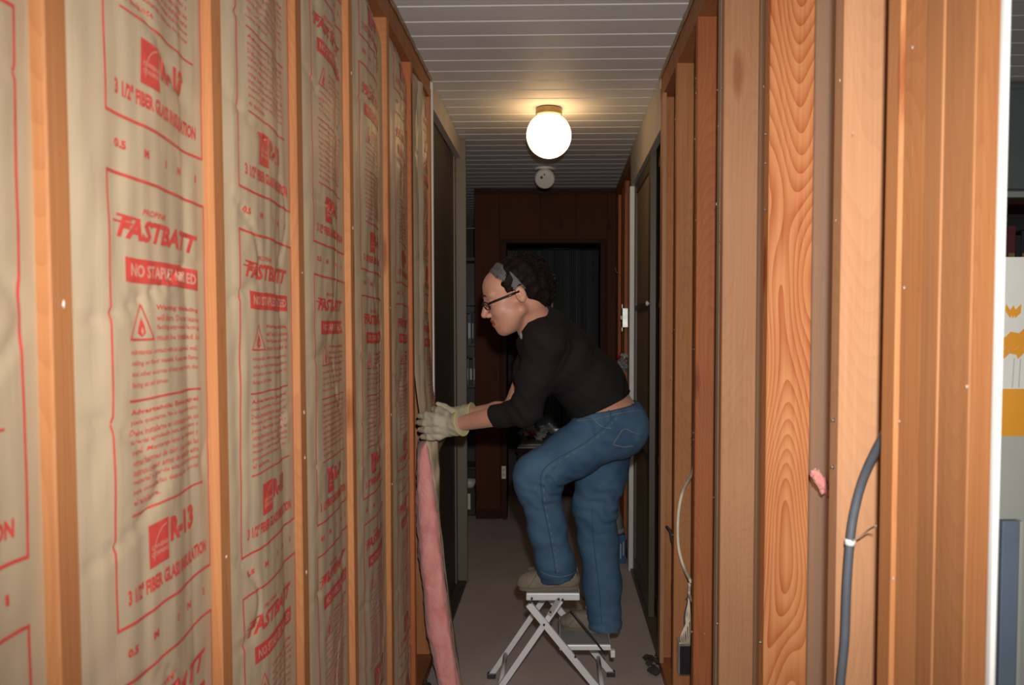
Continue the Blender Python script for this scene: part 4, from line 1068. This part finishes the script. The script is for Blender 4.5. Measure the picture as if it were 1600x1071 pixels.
NKA, NKB = np.array(J['neck']), hl(-.03, 0, 0)
def cutshirt(Fv, X, Y, Z):
    g = lump((X, Y, Z), 38, .0028, .4) + lump((X, Y, Z), 75, .0012, 2.)
    ew_ = J['eln']; g = g + .003 * np.sin(((X - ew_[0]) * .9 + (Z - ew_[2]) * .6) * 160) * np.exp(-(((X - ew_[0]) ** 2 + (Z - ew_[2]) ** 2) / .004))
    Fv = Fv + g
    Fv = np.maximum(Fv, -hem(X, Y, Z))
    for c in cuts: Fv = np.maximum(Fv, np.where(X < -.05, c(X, Y, Z), -1))
    # neck opening
    dn = np.sqrt((X - NKA[0]) ** 2 + (Y - NKA[1]) ** 2 + (Z - NKA[2]) ** 2)
    Fv = np.maximum(Fv, np.minimum(nk(X, Y, Z), .13 - dn))
    return Fv
SF.whole(cutshirt)
shirt = sdf_obj('shirt', SF, M['shirt'], woman)
bm = bmesh.new(); a = Vector(W(815, 522, 2.6)); blob(bm, (W(815, 524, 2.62)), .014, (.5, 1.2, 1), .2, 2); bmobj('undershirt', bm, M['undershirt'], woman, True)

# ---- jeans
JF = Field(ar(-.20, .44, .0055), ar(2.60, 3.06, .0058), ar(.27, 1.16, .0055))
JF.chain([(J['pelvis'] + [-.004, 0, 0], .118), (J['waist'], .112)], k=.05, flat=1.3)
JF.ell(J['pelvis'] + [.030, -.062, -.012], (.092, .085, .098), .05); JF.ell(J['pelvis'] + [.030, .062, -.012], (.092, .085, .098), .05)
hk = lambda s_, t: J['hip' + s_] * (1 - t) + J['kn' + s_] * t
ka = lambda s_, t: J['kn' + s_] * (1 - t) + J['an' + s_] * t
JF.chain([(hk('n', 0), .105), (hk('n', .5), .089), (J['knn'], .078), (ka('n', .12) , .074), (ka('n', .5), .066), (ka('n', .85), .066), (ka('n', 1.0), .072)], k=.03)
JF.chain([(hk('f', 0), .105), (hk('f', .6), .093), (J['knf'], .082), (ka('f', .3), .072), (ka('f', .65), .070), (ka('f', 1.06), .063)], k=.03)
wst = plane(W(950, 637, 2.8), (-.17, 0, .985))
hn = plane(ka('n', .98), J['ann'] - J['knn'] + [0.02, 0, 0]); hf = plane(ka('f', 1.09), J['anf'] - J['knf'] + [-.02, 0, 0])
def wrinkle(Fv, X, Y, Z, c, dv, f, amp, rad, ph=0):
    dx, dy, dz = X - c[0], Y - c[1], Z - c[2]; s1 = dx * dv[0] + dy * dv[1] + dz * dv[2]
    return Fv + amp * np.sin(f * s1 + 1.5 * np.sin(f * .3 * (dx - dz)) + ph) * np.exp(-(dx * dx + dy * dy + dz * dz) / rad ** 2)
def cutjeans(Fv, X, Y, Z):
    Fv = Fv + lump((X, Y, Z), 22, .0016, 1.3) + lump((X, Y, Z), 80, .0007, .2)
    for c, dv, f, amp, rad in (((J['knn'] + [.05, -.05, -.02]), (.5, 0, .85), 170, .0040, .07), (J['hipn'] + [-.05, -.06, .02], (.75, 0, .65), 120, .0035, .10), (ka('n', .95), (.1, 0, 1), 170, .0030, .07),
                               (ka('f', 1.0), (.2, 0, 1), 150, .0030, .08), (J['knf'] + [.03, -.05, .0], (.4, 0, .9), 130, .0040, .10), (hk('n', .8) + [0, -.05, 0], (.8, 0, -.5), 110, .0025, .09), (ka('n', .4), (.3, .2, .9), 100, .003, .09)):
        Fv = wrinkle(Fv, X, Y, Z, c, dv, f, amp * 1.35, rad)
    Fv = np.maximum(Fv, wst(X, Y, Z))
    Fv = np.maximum(Fv, np.where((Z < .60) & (Y < 2.95) & (X < .075), hn(X, Y, Z), -1))
    Fv = np.maximum(Fv, np.where(Z < .45, hf(X, Y, Z), -1))
    return Fv
JF.whole(cutjeans)
jeans = sdf_obj('jeans', JF, M['jeans'], woman)
jv = [v.co[:] for v in jeans.data.vertices]; jb = BVHTree.FromPolygons(jv, [tuple(p.vertices) for p in jeans.data.polygons])
def on_jeans(px, py, lift=.001):
    t = Vector(W(px, py, 3.0)); d = (t - EYE).normalized(); h = jb.ray_cast(EYE, d)
    return h[0] - d * lift if h[0] else None
def seam(name, px, r, m_, flat=None, dash=False):
    cp = catmull([(a, b_, 0) for a, b_ in px], 10); pts = [p for p in (on_jeans(c.x, c.y) for c in cp) if p is not None]
    if len(pts) < 3: return
    bm = bmesh.new()
    if dash:
        for i in range(0, len(pts) - 2, 3): tube(bm, pts[i:i + 3], r, 5)
    else:
        run = [pts[0]]
        for p in pts[1:]:
            if (p - run[-1]).length > .04:
                if len(run) > 2: tube(bm, run, r, 5)
                run = [p]
            else: run.append(p)
        if len(run) > 2: tube(bm, run, r, 5)
    o_ = bmobj(name, bm, m_, jeans, True)
    if dash: o_['kind'] = 'stuff'
seam('side_seam', [(962, 648), (940, 672), (905, 698), (866, 720), (846, 742), (848, 785), (857, 830), (864, 868), (868, 896)], .0013, M['denim_dark'])
seam('side_stitch', [(965, 652), (943, 676), (907, 702), (868, 725), (850, 745), (852, 787), (861, 832), (868, 868), (872, 896)], .0011, M['stitch'], dash=True)
seam('waist_stitch', [(900, 658), (930, 655), (960, 648), (985, 643), (1004, 641)], .0010, M['stitch'])
seam('back_pocket', [(958, 694), (966, 682), (975, 671), (990, 676), (1003, 680)], .0014, M['stitch'])
seam('back_pocket', [(958, 695), (975, 699), (990, 697)], .0014, M['stitch'])
seam('front_pocket', [(925, 652), (934, 662), (944, 668), (956, 670)], .0012, M['stitch'])
seam('belt_loop', [(951, 641), (953, 647), (954, 654)], .0030, M['jeans'])
seam('belt_loop', [(988, 632), (989, 638), (990, 645)], .0030, M['jeans'])
seam('hem_stitch', [(844, 893), (856, 899), (874, 902), (890, 899), (900, 894)], .0012, M['stitch'])
seam('side_seam', [(925, 790), (926, 830), (931, 880), (937, 930), (940, 975)], .0011, M['denim_dark'])

# ---- gloves
def glove(name, wr, el, fingers, thumb, nrm, label):
    lo_ = np.min([wr] + [q for f_ in fingers for q in f_] + list(thumb), 0) - .06; hi_ = np.max([wr] + [q for f_ in fingers for q in f_] + list(thumb), 0) + .07
    G = Field(ar(lo_[0], hi_[0], .0024), ar(lo_[1], hi_[1], .003), ar(lo_[2], hi_[2], .0024))
    ax_ = (el - wr) / np.linalg.norm(el - wr); kn_ = np.mean([f_[0] for f_ in fingers], 0)
    G.cone(wr + ax_ * .035, wr - ax_ * .01, .045, .038, .01, flat=.85, nrm=nrm)
    for f_ in fingers: G.cone(wr - ax_ * .015, f_[0], .026, .0165, .014, flat=.75, nrm=nrm)
    for f_ in fingers:
        G.chain([(f_[0], .0150), (f_[1], .0135), (f_[2], .0115)], k=.004)
    G.chain([(thumb[0], .019), (thumb[1], .015), (thumb[2], .0085)], k=.010)
    endp = plane(wr + ax_ * .042, ax_)
    def cut(Fv, X, Y, Z):
        Fv = Fv + lump((X, Y, Z), 90, .0013, .7) + .0008 * np.sin(260 * (Z + .3 * X))
        return np.maximum(Fv, endp(X, Y, Z))
    G.whole(cut); g = sdf_obj(name, G, M['glove'], woman)
    # yellow edge round the cuff
    n2 = np.array(nrm, float); n2 -= n2 @ ax_ * ax_; n2 /= np.linalg.norm(n2); s2 = np.cross(ax_, n2); bm = bmesh.new(); pts = []
    for k in range(29):
        a = 2 * math.pi * k / 28; pts.append(Vector(wr + ax_ * .040 + s2 * .0445 * math.cos(a) + n2 * .038 * math.sin(a)))
    tube(bm, pts, .0035, 6, cap=False); bmobj('cuff_edge', bm, M['glove_rim'], g, True)
    return g
def w3(*t): return [np.array(W(*q)) for q in t]
fing = [w3((683, 652, 2.80), (667, 650, 2.825), (657, 650, 2.855)), w3((682, 662, 2.795), (665, 661, 2.815), (655, 661, 2.85)),
        w3((683, 672, 2.80), (667, 672, 2.82), (657, 672, 2.85)), w3((686, 682, 2.81), (671, 683, 2.825), (661, 683, 2.85))]
glove('work_glove', J['wrn'] + (J['wrn'] - J['eln']) * -.02, J['eln'], fing, w3((697, 650, 2.83), (686, 642, 2.86), (677, 640, 2.89)), (0, 1, 0), '')
fing = [w3((700, 642, 2.985), (684, 640, 2.99), (671, 640, 3.0)), w3((700, 650, 3.0), (684, 649, 3.0), (669, 650, 3.01)),
        w3((702, 658, 3.0), (686, 658, 3.0), (671, 659, 3.01)), w3((705, 666, 3.0), (690, 667, 3.0), (676, 668, 3.01))]
glove('work_glove', J['wrf'] + (J['wrf'] - J['elf']) * -.02, J['elf'], fing, w3((712, 647, 2.96), (695, 638, 2.95), (684, 631, 2.945)), (0, 1, 0), '')

# ---- shoes
def shoe(toe, heel, name='shoe'):
    toe, heel = np.array(toe), np.array(heel); L = np.linalg.norm(toe - heel); f = (toe - heel) / L; s2 = np.array([-f[1], f[0], 0]); z = np.array([0, 0, 1.])
    at = lambda a, b_, c: heel + f * a * L + s2 * b_ + z * c
    lo_ = np.minimum(toe, heel) - [.05, .06, .02]; hi_ = np.maximum(toe, heel) + [.05, .06, .14]
    G = Field(ar(lo_[0], hi_[0], .0032), ar(lo_[1], hi_[1], .0038), ar(lo_[2], hi_[2], .0032))
    G.chain([(at(.13, 0, .032), .036), (at(.5, 0, .030), .034), (at(.80, 0, .024), .037), (at(.93, 0, .020), .027)], k=.02, flat=1.1, nrm=tuple(s2))
    G.cone(at(.22, 0, .04), at(.24, 0, .085), .036, .038, .02); G.cone(at(.45, 0, .048), at(.66, 0, .034), .03, .026, .02)
    G.whole(lambda Fv, X, Y, Z: np.maximum(Fv + lump((X, Y, Z), 60, .0009, 1.), (heel[2] + .012) - Z))
    sh = sdf_obj(name, G, M['shoe'], woman)
    bm = bmesh.new(); A, B_ = [], []; n_ = 40
    for k in range(n_):
        a = 2 * math.pi * k / n_; ca, sa = math.cos(a), math.sin(a); wd = .036 + .007 * ca; p = heel + f * (L * .5 + (L * .5 + .004) * math.copysign(abs(ca) ** .8, ca)) + s2 * wd * math.copysign(abs(sa) ** .75, sa)
        A.append(bm.verts.new(p)); B_.append(bm.verts.new(p + z * .0155))
    for k in range(n_): bm.faces.new((A[k], A[(k + 1) % n_], B_[(k + 1) % n_], B_[k]))
    bm.faces.new(A[::-1]); bm.faces.new(B_); bmobj('sole', bm, M['sole'], sh)
    vv = [v.co[:] for v in sh.data.vertices]; sb_ = BVHTree.FromPolygons(vv, [tuple(p.vertices) for p in sh.data.polygons])
    def surf(a, c, side=-1):
        h = sb_.ray_cast(Vector(at(a, side * -.12 if s2[1] < 0 else side * .12, c)), Vector(s2 * (1 if (side * (-.12 if s2[1] < 0 else .12)) < 0 else -1)))
        return h[0]
    for nm_, pth, r, mm in (('trim_stripe', [(.10, .07), (.25, .035), (.45, .052), (.55, .062)], .004, 'shoe_light'), ('collar', [(.02, .075), (.15, .068), (.32, .078), (.42, .085)], .004, 'shoe_light'), ('toe_cap_seam', [(.72, .056), (.80, .035), (.86, .018)], .0015, 'sole')):
        pts = [p for p in (surf(a, c) for a, c in pth) if p]
        if len(pts) > 2:
            bm = bmesh.new(); tube(bm, catmull(pts, 4), r, 6); bmobj(nm_, bm, M[mm], sh, True)
    bm = bmesh.new()
    for k in range(4):
        c = at(.52 + .07 * k, 0, .074 - .009 * k); tube(bm, [Vector(c + s2 * -.016), Vector(c + z * .004), Vector(c + s2 * .016)], .0026, 5)
    for q in (-1, 1): tube(bm, catmull([Vector(at(.50, 0, .078)), Vector(at(.56, q * .02, .092)), Vector(at(.50, q * .026, .08)), Vector(at(.48, 0, .076))], 4), .0024, 5)
    bmobj('laces', bm, M['lace'], sh, True)
    return sh
TOPZ, LOWZ = 0.452, 0.257
tn = W(812, 924, 2.835); hn_ = W(903, 924, 2.84)
shoe((tn.x, 2.835, TOPZ), (hn_.x, 2.845, TOPZ))
tf = W(880, 990, 2.97); hf_ = W(966, 990, 2.92)
shoe((tf.x, 2.975, LOWZ), (hf_.x, 2.92, LOWZ))

# ================================================================== STEP STOOL
st = empty('step_stool', (0.0, 2.95, 0), 'white folding two-step stool with grey treads under the woman', 'step stool')
YN, YF = 2.79, 3.10
def q(px, py, d): return W(px, py, d)
# treads: white frame with a grey rubber top
def tread(px0, px1, z, drop, yn, yf):
    a = W(px0, 900, yn).x; b_ = W(px1, 900, yn).x
    box('tread_frame', a, b_, yn, yf, z - drop, z - 0.003, M['stool_white'], st, 0.004)
    box('tread_mat', a + 0.004, b_ - 0.004, yn + 0.003, yf - 0.003, z - 0.004, z - 0.0005, M['stool_mat'], st, 0.001)
tread(822, 906, TOPZ, 0.030, YN, YF)
tread(874, 955, LOWZ, 0.024, YN + .012, YF - .012)
xs_ = lambda px: W(px, 900, YN).x
def leg(xa, za, xb, zb, y_, nm='leg', wd=0.024, th=0.016):
    bm = bmesh.new(); bar(bm, (xa, y_, za), (xb, y_, zb), wd, th); return bmobj(nm, bm, M['stool_white'], st)
def foot(x, y_):
    bm = bmesh.new(); bx(bm, x - .017, x + .017, y_ - .011, y_ + .011, 0.0, 0.022, .003); bmobj('foot_cap', bm, M['plastic_dark'], st)
A0 = W(826, 944, YN - .009); A1 = W(930, 1071, YN - .009); dA = (A1 - A0); tA = (0.016 - A0.z) / dA.z; A2 = A0 + dA * tA
B0 = W(876, 938, YN + .008); B1 = W(784, 1071, YN + .008); dB = B1 - B0; tB = (0.016 - B0.z) / dB.z; B2 = B0 + dB * tB
for y_ in (YN - .009, YF + .009): leg(A0.x, A0.z, A2.x, A2.z, y_); foot(A2.x, y_)
for y_ in (YN + .008, YF - .008): leg(B0.x, B0.z, B2.x, B2.z, y_, wd=.021); foot(B2.x, y_)
bm = bmesh.new(); zc = 0.10; tc_ = (zc - B0.z) / dB.z; xb = B0.x + dB.x * tc_; tube(bm, [(xb, YN + .01, zc), (xb, YF - .01, zc)], .009, 10); bmobj('cross_bar', bm, M['stool_white'], st, True)
tc_ = (0.08 - A0.z) / dA.z; xb = A0.x + dA.x * tc_; bm = bmesh.new(); tube(bm, [(xb, YN, .08), (xb, YF, .08)], .009, 10); bmobj('cross_bar', bm, M['stool_white'], st, True)
for y_ in (YN - .012, YF + .012):
    bm = bmesh.new(); a = W(879, 937, YN - .012); b_ = W(947, 1024, YN - .012); tube(bm, [(a.x, y_, a.z), (b_.x, y_, b_.z)], .0034, 6); bmobj('stay_rod', bm, M['plastic_dark'], st, True)
bm = bmesh.new(); a = W(873, 937, YN - .004); b_ = W(858, 962, YN - .004); bar(bm, a, b_, .018, .006); bmobj('link_plate', bm, M['metal'], st)
bm = bmesh.new()
for px, py in ((829, 942), (831, 936), (873, 937), (879, 938), (850, 977), (861, 976), (898, 1020), (899, 1027), (946, 1024), (860, 957)):
    p = W(px, py, YN - .019); lathe(bm, [(.0042, -.003), (.0042, .004), (.002, .004)][::-1], (p.x, YN - .018, p.z), 10, 'y')
o = bmobj('rivets', bm, M['plastic_dark'], st); o['kind'] = 'stuff'
bm = bmesh.new(); a = W(956, 1020, YN); bx(bm, a.x - .004, a.x + .012, YN, YN + .02, a.z - .02, a.z + .006, .002); bmobj('end_cap', bm, M['plastic_white'], st)
